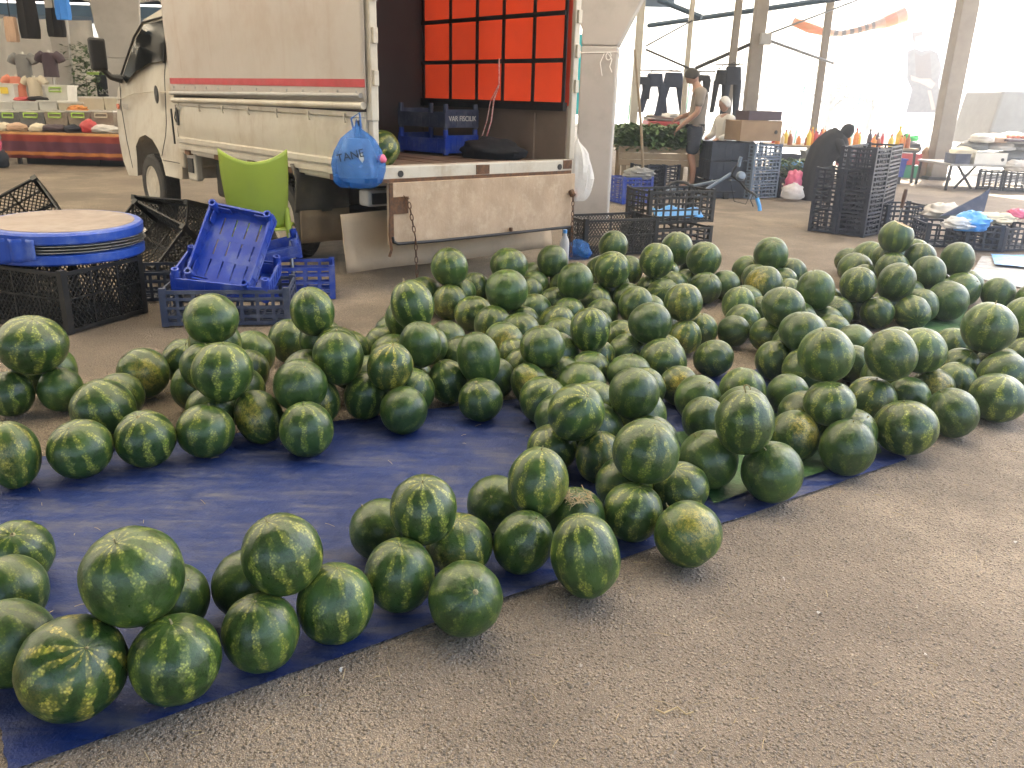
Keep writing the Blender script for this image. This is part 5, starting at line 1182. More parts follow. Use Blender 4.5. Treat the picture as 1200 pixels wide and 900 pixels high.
# --- man in taupe T-shirt and navy shorts, head bowed, turned towards the hanging clothes
def man():
    p = G(806, 229); p.z = .0
    t = thing('person', 'person in taupe T-shirt and dark shorts looking down beside the stool', 'person', (p.x, p.y, .12), R_(-98))
    # faces -Y locally
    V = [(0, .02, .95, .13, .10), (0, .03, 1.12, .14, .10), (0, .05, 1.30, .17, .115), (0, .03, 1.44, .12, .09), (0, -.03, 1.54, .055), (0, -.06, 1.60, .06),
         (.10, .01, .88, .10), (.10, -.02, .50, .062), (.10, .04, .30, .056), (.10, .03, .09, .038), (.10, -.06, .035, .035), (.11, -.15, .025, .028),
         (-.10, .03, .88, .10), (-.11, .05, .50, .062), (-.11, .10, .30, .056), (-.11, .08, .09, .038), (-.11, 0, .035, .035), (-.12, -.09, .025, .028),
         (.20, .04, 1.40, .062), (.24, .02, 1.14, .046), (.21, -.16, .98, .036), (.18, -.22, .92, .030), (.17, -.27, .87, .026),
         (-.20, .04, 1.40, .062), (-.24, .0, 1.14, .046), (-.16, -.20, 1.06, .036), (-.12, -.27, 1.03, .030), (-.09, -.32, 1.0, .026)]
    E = [(0, 1), (1, 2), (2, 3), (3, 4), (4, 5), (0, 6), (6, 7), (7, 8), (8, 9), (9, 10), (10, 11), (0, 12), (12, 13), (13, 14), (14, 15), (15, 16), (16, 17), (3, 18), (18, 19), (19, 20), (20, 21), (21, 22), (3, 23), (23, 24), (24, 25), (25, 26), (26, 27)]
    o = skin_obj('body', V, E, M_SKIN, t)
    for sx, bx_, by in ((1, .17, -.27), (-1, -.09, -.32)):
        for k in range(5):
            a = (k - 2) * .22; z = .87 if sx > 0 else 1.0
            MB().tube([(bx_ + .008 * (k - 2) * 1.2, by + .01, z), (bx_ + .013 * (k - 2), by - .03, z - .035), (bx_ + .014 * (k - 2), by - .025, z - .07 - .01 * (2 - abs(k - 2)))], [.009, .008, .006], 6).build('finger', M_SKIN, t, smooth=50)
    skin_obj('t_shirt', [(0, .02, .72, .19, .16), (0, .03, 1.12, .185, .14), (0, .05, 1.30, .195, .14), (0, .04, 1.45, .13, .10), (.20, .04, 1.41, .085), (.235, .02, 1.20, .072), (-.20, .04, 1.41, .085), (-.235, .02, 1.20, .072)], [(0, 1), (1, 2), (2, 3), (3, 4), (4, 5), (3, 6), (6, 7)], M_TEE, t)
    skin_obj('shorts', [(0, .02, 1.04, .15, .12), (.11, .01, .80, .125), (.115, -.01, .50, .105), (-.11, .03, .80, .125), (-.12, .05, .50, .105)], [(0, 1), (1, 2), (0, 3), (3, 4)], M_SHORTS, t)
    head_mesh('head', .105, M_SKIN, t, (0, -.10, 1.645), (R_(50), 0, 0)); hair_mesh(.108, M_HAIR, t, (0, -.095, 1.655), (R_(36), 0, 0))
    for s in (1, -1): MB().bx(s * .105 - .045, s * .105 + .045, (-.20 if s > 0 else -.14), (.09 if s > 0 else .15), -.0, .022).build('sandal', M_BLACKP, t, bevel=.01)
    pl = thing('pallet', 'dark low pallet the person in taupe stands on', 'pallet', (p.x, p.y, 0), R_(8))
    for k in range(6): MB().bx(-.6, .6, -.45 + k * .16, -.45 + k * .16 + .12, .09, .118).build('slat', M_STEEL, pl)
    for k in (-.5, 0, .42): MB().bx(k, k + .08, -.45, .47, 0, .089).build('bearer', M_STEEL, pl)
man()
def stool():
    p = G(837, 231); t = thing('white_stool', 'white plastic stool beside the standing person', 'stool', p, R_(15))
    MB().bx(-.17, .17, -.17, .17, .42, .45).build('seat', M_WHITEP, t, bevel=.02)
    for i in (-1, 1):
        for j in (-1, 1): MB().bar((i * .14, j * .14, .42), (i * .19, j * .19, 0), .045, .03).build('leg', M_WHITEP, t, bevel=.008)
    for i in (-1, 1): MB().bx(-.15, .15, i * .155 - .012, i * .155 + .012, .33, .42).build('apron', M_WHITEP, t)
stool()
def old_man():
    p = G(850, 200); p = Vector((atY(848, 160, 15.0).x, 15.0, .14))
    t = thing('person', 'white-haired person in pale shirt sitting behind the cardboard boxes', 'person', p, R_(-70))
    V = [(0, 0, .52, .15, .13), (0, .02, .80, .16, .12), (0, .0, 1.0, .13, .1), (0, -.03, 1.10, .05), (.1, -.40, .50, .08), (.1, -.44, .10, .05), (-.1, -.40, .50, .08), (-.1, -.44, .10, .05), (.21, 0, .98, .06), (.24, -.05, .75, .045), (.18, -.26, .66, .032), (-.21, 0, .98, .06), (-.24, -.05, .75, .045), (-.18, -.26, .66, .032)]
    skin_obj('body', V, [(0, 1), (1, 2), (2, 3), (0, 4), (4, 5), (0, 6), (6, 7), (2, 8), (8, 9), (9, 10), (2, 11), (11, 12), (12, 13)], M_SKIN, t)
    skin_obj('shirt', [(0, 0, .52, .175, .15), (0, .02, .80, .18, .14), (0, 0, 1.02, .14, .11), (.21, 0, 1.0, .08), (.245, -.05, .75, .062), (.19, -.24, .67, .05), (-.21, 0, 1.0, .08), (-.245, -.05, .75, .062), (-.19, -.24, .67, .05)], [(0, 1), (1, 2), (2, 3), (3, 4), (4, 5), (2, 6), (6, 7), (7, 8)], M_SHIRTW, t)
    skin_obj('trousers', [(0, 0, .50, .16, .14), (.1, -.40, .51, .095), (.1, -.44, .12, .07), (-.1, -.40, .51, .095), (-.1, -.44, .12, .07)], [(0, 1), (1, 2), (0, 3), (3, 4)], M_SHORTS, t)
    head_mesh('head', .105, M_SKIN, t, (0, -.05, 1.24), (R_(6), 0, 0)); hair_mesh(.107, M_HAIRW, t, (0, -.05, 1.245), (R_(0), 0, 0))
    s = thing('low_seat', 'low dark crate seat under the white-haired person', 'seat', p, R_(-70)); s.location.z = 0; MB().bx(-.22, .22, -.12, .24, 0, .50).build('body', M_NAVYP, s, bevel=.02); MB().bx(-.23, .23, -.13, .25, .502, .525).build('lid', M_NAVYP, s, bevel=.008)
old_man()
def woman():
    p = G(952, 234); t = thing('person', 'person in long black clothes stooping over the black crates', 'person', p, 0)
    t.scale = (.80, .80, .80)
    # leans towards +x
    prof = [(.0, .0, .30, .26, 0), (.0, .0, .29, .25, .25), (.01, 0, .27, .24, .5), (.03, 0, .26, .23, .72), (.10, 0, .26, .22, .90), (.20, 0, .25, .21, 1.05), (.31, 0, .22, .20, 1.17), (.38, 0, .14, .14, 1.25)]
    mb = MB(); rings = []
    for (x, y, rx, ry, z) in prof:
        rings.append([(x + math.cos(2 * math.pi * k / 36) * rx * (1 + .07 * math.sin(k * 1.4 + z * 2) + .05 * nz(k * .7, z * 3)), y + math.sin(2 * math.pi * k / 36) * ry * (1 + .05 * math.sin(k * 1.7)), z - (.12 * (x > .05) * math.cos(2 * math.pi * k / 36))) for k in range(36)])
    mb.loft(rings); mb.build('coat', M_BLACKC, t, smooth=60)
    V = [(.12, 0, .80, .12), (.24, 0, 1.05, .13), (.38, 0, 1.22, .07), (.42, -.0, 1.27, .06), (.30, -.18, 1.10, .07), (.42, -.20, .86, .055), (.50, -.16, .66, .034), (.52, -.15, .58, .030), (.30, .18, 1.10, .07), (.42, .2, .86, .055), (.52, .14, .68, .034), (.54, .12, .60, .03)]
    skin_obj('body', V, [(0, 1), (1, 2), (2, 3), (1, 4), (4, 5), (5, 6), (6, 7), (1, 8), (8, 9), (9, 10), (10, 11)], M_SKIN, t)
    skin_obj('sleeves', [(.24, 0, 1.06, .15), (.30, -.19, 1.10, .10), (.42, -.21, .86, .08), (.49, -.165, .70, .06), (.30, .19, 1.10, .10), (.42, .21, .86, .08), (.51, .145, .70, .06)], [(0, 1), (1, 2), (2, 3), (0, 4), (4, 5), (5, 6)], M_BLACKC, t)
    for k in range(5): MB().tube([(.52 + .006 * k, -.165 + .012 * k, .585), (.54, -.17 + .014 * k, .55), (.535, -.17 + .014 * k, .515)], [.010, .009, .007], 6).build('finger', M_SKIN, t, smooth=50)
    head_mesh('head', .10, M_SKIN, t, (.50, 0, 1.31), (R_(42), 0, R_(90)))
    mb = MB(); rings = []
    for i in range(14):
        ph = math.pi * (.0 + .85 * i / 13); ring = []
        for k in range(30):
            th = 2 * math.pi * k / 30; fr = max(0, math.cos(th)); p2 = ph * (1 - .45 * fr ** 2)
            ring.append((math.sin(p2) * math.cos(th) * .118 + 1e-5, math.sin(p2) * math.sin(th) * .115, math.cos(p2) * .135 - .05 * max(0, i - 9) / 4))
        rings.append(ring)
    mb.loft(rings, caps=False); s = mb.build('headscarf', M_BLACKC, t, smooth=60, solid=.012); s.location = (.485, 0, 1.315); s.rotation_euler = (0, R_(35), 0)
woman()

# greens counter
g0, g1 = G(733, 236), G(818, 232)
g1 = Vector((g1.x, g0.y + .3, 0)); cy = g0.y + 1.0
def leaves(mb, n, box, s0, s1, q, droop=.5):
    for _ in range(n):
        c = Vector((q.uniform(*box[0]), q.uniform(*box[1]), q.uniform(*box[2]))); a = q.uniform(0, 6.28); s = q.uniform(s0, s1)
        d = Vector((math.cos(a), math.sin(a), q.uniform(-droop, 1.0))).normalized(); sd = d.cross(Vector((0, 0, 1))).normalized(); nn = sd.cross(d)
        mb.add([c, c + d * s * .5 + sd * s * .28, c + d * s + nn * s * -.2, c + d * s * .5 - sd * s * .28], [(0, 1, 2), (0, 2, 3)])
ct = thing('greens_counter', 'wooden counter heaped with leafy greens behind the column', 'counter', (0, 0, 0))
xl, xr = atY(725, 180, cy).x, atY(820, 180, cy).x
zt = atY(775, 172, cy).z; zb = atY(775, 195, cy).z; zg = atY(775, 144, cy).z
for k in range(3):
    z0 = zb + (zt - zb) * k / 3; MB().bx(xl, xr, cy, cy + .03, z0 + .003, z0 + (zt - zb) / 3 - .003).build('front_board', M_WOOD, ct, bevel=.004)
MB().bx(xl, xr, cy + .031, cy + 1.0, zt - .06, zt - .03).build('shelf', M_WOOD, ct)
for x in (xl + .1, xr - .1):
    for y in (cy + .06, cy + .9): MB().bx(x - .04, x + .04, y - .03, y + .03, 0, zt - .061).build('leg', M_WOOD, ct)
q = random.Random(2); mb = MB(); leaves(mb, 5200, ((xl, xr), (cy - .05, cy + .9), (zt - .05, zg - .07)), .06, .14, q)
tag(mb.build('leafy_greens', M_LEAF), 'bunched leafy greens heaped on the wooden counter', 'greens', kind='stuff')
crate_between('blue_crate', 'bright blue slotted crate with a sack beside the concrete column', G(729, 240), G(763, 239), .4, .36, 'slot', M_BLUEP, .012)
heap('grey_sack', 'grey sack lying in the bright blue crate', 'sack', G(746, 240) + Vector((.03, .22, .40)), .22, .16, .10, M_GREYC, 21)
for k, (a, b) in enumerate(((757, 776), (777, 794))):
    crate_between('black_crate', ['black slotted crate under the greens counter beside the blue crate', 'black slotted crate under the greens counter by the standing person'][k], G(a, 231), G(b, 230), .4, .46, 'slot', M_NAVYP, .012)
# hanging trousers on a rail
def trousers(label, cx, ytop, ybot, wpx, Y, mat, spread=.12, cat='trousers', grp=None):
    a = atY(cx, ytop, Y); b = atY(cx, ybot, Y); h = a.z - b.z; w = wpx * Y / FPX
    t = thing('hanging_trousers', label, cat, (a.x, Y, b.z), R_(random.uniform(-12, 12)), grp)
    mb = MB().loft([[(math.cos(2 * math.pi * k / 20) * w * .44 * f, math.sin(2 * math.pi * k / 20) * .07, z) for k in range(20)] for f, z in ((1.08, h * .66), (1.05, h * .8), (.95, h * .93), (.9, h))]); mb.build('waist', mat, t, smooth=50)
    for s in (-1, 1):
        MB().loft([[(s * (w * .24 + spread * w * (1 - z / h) * 1.2) + math.cos(2 * math.pi * k / 16) * w * f, math.sin(2 * math.pi * k / 16) * .06 * (.7 + f), z + .01 * math.sin(k)) for k in range(16)] for f, z in ((.17, 0), (.18, h * .25), (.21, h * .5), (.23, h * .74))]).build('leg', mat, t, smooth=50)
    MB().tube([(-w * .3, 0, h + .02), (0, 0, h + .07), (w * .3, 0, h + .02), (-w * .3, 0, h + .02)], .008, 6).build('hanger', M_STEEL, t)
    return t
HY = 17.8
trousers('short dark trousers hanging next to the concrete column', 752, 90, 116, 22, HY, M_SHORTS, .05)
trousers('wide blue jeans hanging first from the column side', 768, 86, 132, 20, HY, M_DENIM, .35)
trousers('blue jeans hanging between the wide jeans and the standing person', 790, 85, 136, 24, HY, M_DENIM, .30)
trousers('dark shorts hanging behind the standing person', 823, 88, 108, 20, HY, M_BLACKC, .05)
trousers('slim black trousers hanging beside the weathered post', 846, 82, 132, 14, 15.6, M_BLACKC, .2)
trousers('black trousers with long legs hanging against the weathered post', 860, 78, 140, 20, 15.6, M_SHORTS, .1)
tag(MB().tube([atY(742, 82, HY), atY(838, 84, HY)], .012, 6).build('clothes_rail', M_STEEL), 'thin rail carrying the hanging jeans', 'rail')
tag(MB().tube([atY(838, 76, 15.6), atY(872, 75, 15.6)], .012, 6).build('clothes_rail', M_STEEL), 'short rail carrying the hanging black trousers', 'rail')
rt = thing('red_table', 'table with red cloth and white folded clothes under the hanging jeans', 'table', (0, 0, 0))
a = atY(760, 142, HY + .3); b = atY(812, 142, HY + .3)
MB().bx(a.x, b.x, HY + .3, HY + 1.2, a.z - .16, a.z).build('red_cloth', M_REDP, rt, bevel=.03); MB().bx(a.x + .1, a.x + .16, HY + .4, HY + .46, 0, a.z - .161).build('leg', M_STEEL, rt); MB().bx(b.x - .16, b.x - .1, HY + .4, HY + .46, 0, a.z - .161).build('leg', M_STEEL, rt)
heap('folded_clothes', 'white folded clothes heaped on the red cloth table', 'clothes', Vector(((a.x + b.x) / 2, HY + .7, a.z + .06)), .5, .3, .10, M_SHIRTW, 31)

# crates and boxes beside the stool
z = .012
for k in range(3):
    crate_between('navy_crate', 'tall dark navy crate stacked behind the white stool', G(829, 233), G(876, 233), .5, .26, 'solid', M_NAVYP, .012 + k * .285, 'dark navy crates stacked behind the stool')
for k in range(4):
    crate_between('grey_blue_crate', 'grey blue slotted crate in the stack beside the dark navy crates', G(878, 234), G(909, 232), .42, .19, 'slot', M_GREYBLUE, .012 + k * .205, 'grey blue crates stacked beside the navy crates')
def cbox(name, label, pl, pr, z, dp, h, mat, holes=False):
    d = pr - pl; a_ = math.atan2(d.y, d.x); t = thing(name, label, 'box', (pl.x, pl.y, z), a_); l = d.length
    MB().bx(0, l, 0, dp, 0, h).build('carton', mat, t, bevel=.006)
    MB().bx(-.004, l + .004, -.006, .05, h - .002, h + .006).build('flap', mat, t); MB().bx(-.004, l + .004, dp - .05, dp + .006, h - .002, h + .006).build('flap', mat, t)
    if holes: MB().lathe([(.03, 0), (.03, .004), (.005, .004)], 12, Matrix.Translation((l * .86, -.001, h * .45)) @ Matrix.Rotation(R_(90), 4, 'X')).build('hand_hole', M_STEEL, t)
    return t
u0, u1 = G(859, 234), G(906, 233)
cbox('cardboard_box', 'brown cardboard box with hand hole on the navy crates', Vector((u0.x, u0.y, 0)), Vector((u1.x, u1.y, 0)), .872, .4, .29, M_CARD, True)
cbox('purple_box', 'dark purple cardboard box on the brown box', Vector((u0.x + .12, u0.y + .08, 0)), Vector((u1.x, u1.y + .08, 0)), 1.170, .3, .13, M_PURPLE)
# bicycle behind the crate: handlebars, fork and front wheel show
def bicycle():
    p = G(838, 283) + Vector((.1, .35, 0)); t = thing('bicycle', 'bicycle lying with its handlebars beside the open black crate', 'bicycle', p, R_(10))
    rr = .24
    MB().tube([(-.42 + rr * math.cos(a), .10 + .1 * math.sin(a), .33 + rr * math.sin(a)) for a in [2 * math.pi * k / 36 for k in range(37)]], .018, 8, caps=False).build('wheel', M_RUBBER, t, smooth=60)
    for k in range(12):
        a = 2 * math.pi * k / 12; MB().tube([(-.42, .10, .33), (-.42 + rr * math.cos(a), .10 + .1 * math.sin(a), .33 + rr * math.sin(a))], .0015, 4).build('spoke', M_ALU, t)
    MB().tube([(-.40, .06, .33), (-.15, .03, .52), (.08, 0, .68)], .018, 8).build('fork', M_GREYBLUE, t, smooth=50)
    MB().tube([(.08, 0, .68), (.02, .1, .60), (-.5, .35, .45)], .018, 8).build('frame_tube', M_GREYBLUE, t, smooth=50)
    MB().tube([(.14, -.05, .80), (.10, -.02, .72), (.09, 0, .66), (.18, -.04, .60), (.24, -.10, .52), (.32, -.16, .47), (.36, -.20, .36)], .013, 8).build('handlebar', M_STEEL, t, smooth=50)
    MB().tube([(.335, -.17, .44), (.36, -.20, .36), (.365, -.21, .31)], .022, 8).build('grip', M_LBLUE, t, smooth=50)
    MB().tube([(.135, -.05, .76), (.15, -.06, .86)], .02, 8).build('grip', M_GREYBLUE, t, smooth=50)
    MB().tube([(.30, -.14, .48), (.25, -.20, .42), (.27, -.24, .36)], .006, 6).build('brake_lever', M_STEEL, t, smooth=50)
    MB().tube([(.28, -.13, .50), (.2, -.2, .38), (.1, -.12, .40), (.08, -.02, .6)], .004, 6).build('brake_cable', M_STEEL, t, smooth=50)
    MB().lathe([(.045, -.03), (.055, 0), (.04, .04), (.004, .05)], 14, Matrix.Translation((.17, -.06, .66)) @ Matrix.Rotation(R_(70), 4, 'X')).build('lamp', M_GREYBLUE, t, smooth=50)
bicycle()

# ------------------------------------------------------------ bottle stall
SY = 17.0
def stall(label, x0, x1, y0, z, dp, mat):
    t = thing('stall_table', label, 'table', ((x0 + x1) / 2, y0, 0)); h = (x1 - x0) / 2
    MB().bx(-h, h, 0, dp, z - .04, z).build('top', mat, t, bevel=.005)
    for i in (-1, 1):
        for y in (.05, dp - .05): MB().bar((i * (h - .05), y, z - .041), (i * (h - .02), y, 0), .04).build('leg', M_STEEL, t)
    return t
sx0, sx1 = atY(908, 170, SY).x, atY(1078, 170, SY).x; sz = atY(990, 172, SY).z
stall('stall table covered with sauce bottles and small jars behind the stooping person', sx0, sx1, SY, sz, 1.1, M_WOOD)
BM = [M_REDP, M_YEL, pm('amber_sauce', (.35, .10, .03), (.3, .08, .02), 8, .25), pm('orange_sauce', (.70, .25, .04), (.65, .22, .03), 8, .25), M_CREAMC, M_GREENP, M_PURPLE]
def bottle_mesh(h, r):
    return [MB().lathe([(r, 0), (r, h * .55), (r * .85, h * .65), (r * .35, h * .8), (r * .33, h * .9)], 14), MB().lathe([(r * .42, h * .88), (r * .42, h), (.003, h)], 12)]
q = random.Random(17); CN = ['red', 'yellow', 'amber', 'orange', 'cream', 'green', 'dark purple']
for k in range(34):
    x = sx0 + .1 + (sx1 - sx0 - .2) * (k + .5) / 34 + q.uniform(-.03, .03); ci = q.choice((0, 1, 2, 2, 3, 3, 4, 6)); h = q.uniform(.18, .36)
    t = thing('sauce_bottle', 'small %s bottle standing on the bottle stall table' % CN[ci], 'bottle', (x, SY + q.uniform(.1, .9), sz), 0, 'bottles on the stall table')
    a, b = bottle_mesh(h, q.uniform(.035, .055)); a.build('glass_body', BM[ci], t, smooth=40); b.build('cap', q.choice((M_WHITE, M_REDP, M_YEL, M_BLACKP)), t, smooth=40)
for (px, py, wd, h, mat, lb) in ((1000, 186, .62, .28, M_REDP, 'red plastic bin in front of the bottle stall'), (1028, 188, .36, .30, M_GREYBLUE, 'grey plastic bin in front of the bottle stall'), (1048, 196, .30, .34, M_BLUEP, 'small blue bin in front of the bottle stall'), (950, 192, .34, .48, M_GREYC, 'grey box beside the stooping person'), (921, 190, .42, .30, M_NAVYP, 'dark navy bin under the bottles')):
    c = atY(px, py, SY - .25); t = thing('plastic_bin', lb, 'bin', (c.x, SY - .25, c.z - h / 2))
    m = MB().loft([[(i * wd / 2 * f, j * .18 * f, zz) for i, j in ((-1, -1), (1, -1), (1, 1), (-1, 1))] for f, zz in ((.88, 0), (1, h), (.94, h), (.84, .02))]); m.build('tub', mat, t)
    MB().loft([[(i * (wd / 2 + .012), j * .192, zz) for i, j in ((-1, -1), (1, -1), (1, 1), (-1, 1))] for zz in (h - .03, h + .004)], caps=False).build('rim', mat, t, solid=.01)
    MB().bx(-wd * .4, wd * .4, -.10, .10, -(c.z - h / 2), -.002).build('stand', M_STEEL, t)
c = G(1060, 209); crate('green_crate', 'teal green plastic crate at the end of the bottle stall', (.62, .42, .24), 'solid', M_GREENP, c + Vector((0, .25, .012)), (0, 0, R_(-5)))
crate('red_crate', 'dark red plastic crate on the teal green one', (.60, .40, .22), 'solid', M_REDP, c + Vector((0, .25, .275)), (0, 0, R_(-3)))
heap('paper_sack', 'tall brown paper sack beside the teal green crate', 'sack', c + Vector((.46, .2, .24)), .13, .13, .40, M_CARD, 41, .12)
heap('black_bag', 'black bag on the red plastic crate', 'bag', c + Vector((.05, .3, .60)), .30, .18, .16, M_BLACKC, 43, .3)
def bottle_big(px, py, Y, h, r, mat, label):
    p = atY(px, py, Y); t = thing('tall_bottle', label, 'bottle', p); a, b = bottle_mesh(h, r); a.build('body', mat, t, smooth=40); b.build('cap', mat, t, smooth=40)
bottle_big(1052, 171, SY + .3, .38, .06, M_YEL, 'tall yellow bottle at the end of the bottle stall')
heap('green_bag', 'bright green bag at the end of the bottle stall', 'bag', atY(1066, 162, SY + .4), .16, .12, .09, pm('bright_green', (.05, .55, .12), (.06, .5, .12), 5, .4), 44)
heap('pink_bag', 'pink and white bag of goods standing on the ground by the stall', 'bag', G(929, 233) + Vector((0, 0, .20)), .16, .14, .24, M_PINK, 45, .2)
heap('white_bag', 'white plastic bag under the pink bag beside the stooping person', 'bag', G(927, 235) + Vector((-.02, -.10, .12)), .17, .12, .15, M_BAGW, 46, .2)
heap('blue_bag', 'light blue bag lying above the pink bag by the stall', 'bag', atY(930, 195, 14.6), .20, .14, .09, M_LBLUE, 47, .25)
mb = MB(); gp = G(915, 232); leaves(mb, 500, ((gp.x - .1, gp.x + .45), (gp.y + .3, gp.y + .7), (.28, .55)), .06, .13, random.Random(4))
tag(mb.build('loose_greens', M_LEAF), 'loose leafy greens in the dark crate by the pink bag', 'greens', kind='stuff')
crate_between('navy_crate', 'dark crate of loose greens behind the pink bag', G(912, 232), G(945, 231), .4, .30, 'slot', M_NAVYP, .012)

# ------------------------------------------------------------ sacks table at the right
ty = 15.6; tx0 = atY(1113, 196, ty).x; tz = atY(1150, 193, ty).z
t = stall('folding table loaded with sacks and boxes under the grey awning', tx0, tx0 + 3.2, ty, tz, 1.3, M_GREYP)
MB().bar((.3 - 1.6, .3, .02), (.62 - 1.6, .3, tz - .05), .035).build('cross_leg', M_STEEL, t); MB().bar((.62 - 1.6, .3, .02), (.3 - 1.6, .3, tz - .05), .035).build('cross_leg', M_STEEL, t)
q = random.Random(8)
sk = [(1128, 181, .26, .14, M_CREAMC, 'tan sack at the near end of the sacks table'), (1150, 163, .20, .10, M_SHIRTW, 'pale sack on the pile behind the tan sack'), (1165, 163, .22, .10, M_BEIGEC, 'beige sack at the crown of the pile'), (1184, 163, .24, .13, M_GREYC, 'grey sack beside the orange tray'), (1140, 172, .28, .11, M_GREYC, 'flat grey sack under the pale sack'), (1168, 172, .32, .10, M_SHIRTW, 'flat pale sack in the middle of the pile'), (1200, 172, .3, .12, M_GREYC, 'dull sack under the orange tray'), (1150, 185, .25, .1, M_WHITEP, 'white sack above the white box'), (1185, 184, .35, .14, M_GREYC, 'large grey sack at the table front')]
for k, (px, py, rx, rz, mat, lb) in enumerate(sk):
    heap('sack', lb, 'sack', atY(px, py, ty + .35 + .05 * k), rx, .26, rz, mat, 50 + k, .18, 2.0)
MB_ = cbox('white_box', 'white box with a hand hole at the front of the sacks table', Vector((atY(1142, 192, ty).x, ty + .02, 0)), Vector((atY(1180, 192, ty).x, ty + .02, 0)), tz + .003, .4, .20, M_WHITEP, True)
cbox('blue_box', 'small blue and green box at the end of the sacks table', Vector((atY(1119, 192, ty).x, ty + .02, 0)), Vector((atY(1137, 192, ty).x, ty + .02, 0)), tz + .003, .4, .17, M_GBLUEP)
p = atY(1196, 166, ty + .3); t = thing('fruit_tray', 'shallow tray of orange fruit on the sacks', 'tray', p); MB().bx(-.35, .35, -.2, .2, 0, .05).build('tray', M_PURPLE, t, bevel=.01)
for k in range(14): MB().lathe([(.002, -.04), (.03, -.026), (.042, 0), (.03, .026), (.002, .04)], 10, Matrix.Translation((-.28 + .09 * (k % 7), -.08 + .14 * (k // 7), .085))).build('fruit', M_CORAL, t, smooth=60)
for k, (a, b) in enumerate(((1143, 1172), (1174, 1205))):
    crate_between('navy_crate', ['navy crate under the sacks table by its crossed legs', 'navy crate under the sacks table further from its crossed legs'][k], G(a, 222 + k * 2), G(b, 224 + k * 2), .45, .34, 'slot', M_NAVYP, .012)
heap('white_bag', 'pale bag and scraps on the crate under the sacks table', 'bag', G(1190, 226) + Vector((0, .1, .45)), .25, .2, .12, M_SHIRTW, 71)
aw = MB(); p1 = atY(1154, 170, 19); p2 = atY(1176, 106, 19); p3 = atY(1290, 106, 19); p4 = atY(1290, 172, 19)
aw.prism([p1, p2 + Vector((0, .0, 0)), p3, p4], (0, 1.6, 0))
tag(aw.build('grey_awning', M_GREYC, None, bevel=.05), 'large grey fabric awning behind the sacks table', 'awning')

# ------------------------------------------------------------ outside, far right: fence, trees, billboard, streamer
def fence():
    t = thing('far_fence', 'pale mesh fence with thin green posts outside the roof', 'fence', (0, 34, 0))
    for k in range(16):
        x = 2 + k * 2.2; MB().tube([(x, 0, 0), (x + .1, 0, 2.1)], .03, 6).build('post', M_GREENP, t)
    for z in (.4, 1.2, 2.0): MB().tube([(2, .0, z), (36, 0, z)], .012, 5).build('wire', M_GREYP, t)
    MB().bx(2, 36, .04, .24, 0, .5).build('plinth', M_WHITE, t)
fence()
def tree(label, px, py, Y, rx, rz, n, seed):
    c = atY(px, py, Y); t = thing('tree', label, 'tree', (c.x, Y, 0)); q = random.Random(seed)
    MB().tube([(0, 0, 0), (.1, 0, c.z * .5), (0, 0, c.z)], [.22, .15, .08], 8).build('trunk', M_WOODD, t, smooth=50)
    for k in range(5):
        a = q.uniform(0, 6.28); MB().tube([(0, 0, c.z * .6), (math.cos(a) * rx * .6, math.sin(a) * rx * .6, c.z + rz * q.uniform(-.3, .5))], [.08, .03], 6).build('limb', M_WOODD, t)
    mb = MB(); cl = [(Vector((q.gauss(0, rx * .5), q.gauss(0, rx * .5), q.gauss(0, rz * .45))), q.uniform(.3, .7)) for _ in range(14)]
    for _ in range(n):
        ctr, cr = q.choice(cl); d = Vector((q.gauss(0, 1), q.gauss(0, 1), q.gauss(0, 1))).normalized() * cr * q.random() ** .4
        pc = ctr + d + Vector((0, 0, c.z)); a = q.uniform(0, 6.28); s = q.uniform(.08, .18); e = Vector((math.cos(a), math.sin(a), q.uniform(-.6, .6))).normalized(); sd = e.cross(Vector((0, 0, 1))).normalized()
        mb.add([pc, pc + e * s * .5 + sd * s * .3, pc + e * s, pc + e * s * .5 - sd * s * .3], [(0, 1, 2, 3)])
    mb.build('crown', M_LEAFT, t)
tree('sunlit tree beyond the fence behind the slim post', 975, 104, 42, 2.2, 1.1, 3500, 1)
tree('small sunlit tree beyond the fence left of the billboard', 1023, 112, 42, 1.3, .8, 1800, 2)
tree('sunlit tree beyond the fence behind the stout post', 884, 100, 42, 1.6, 1.1, 2600, 3)
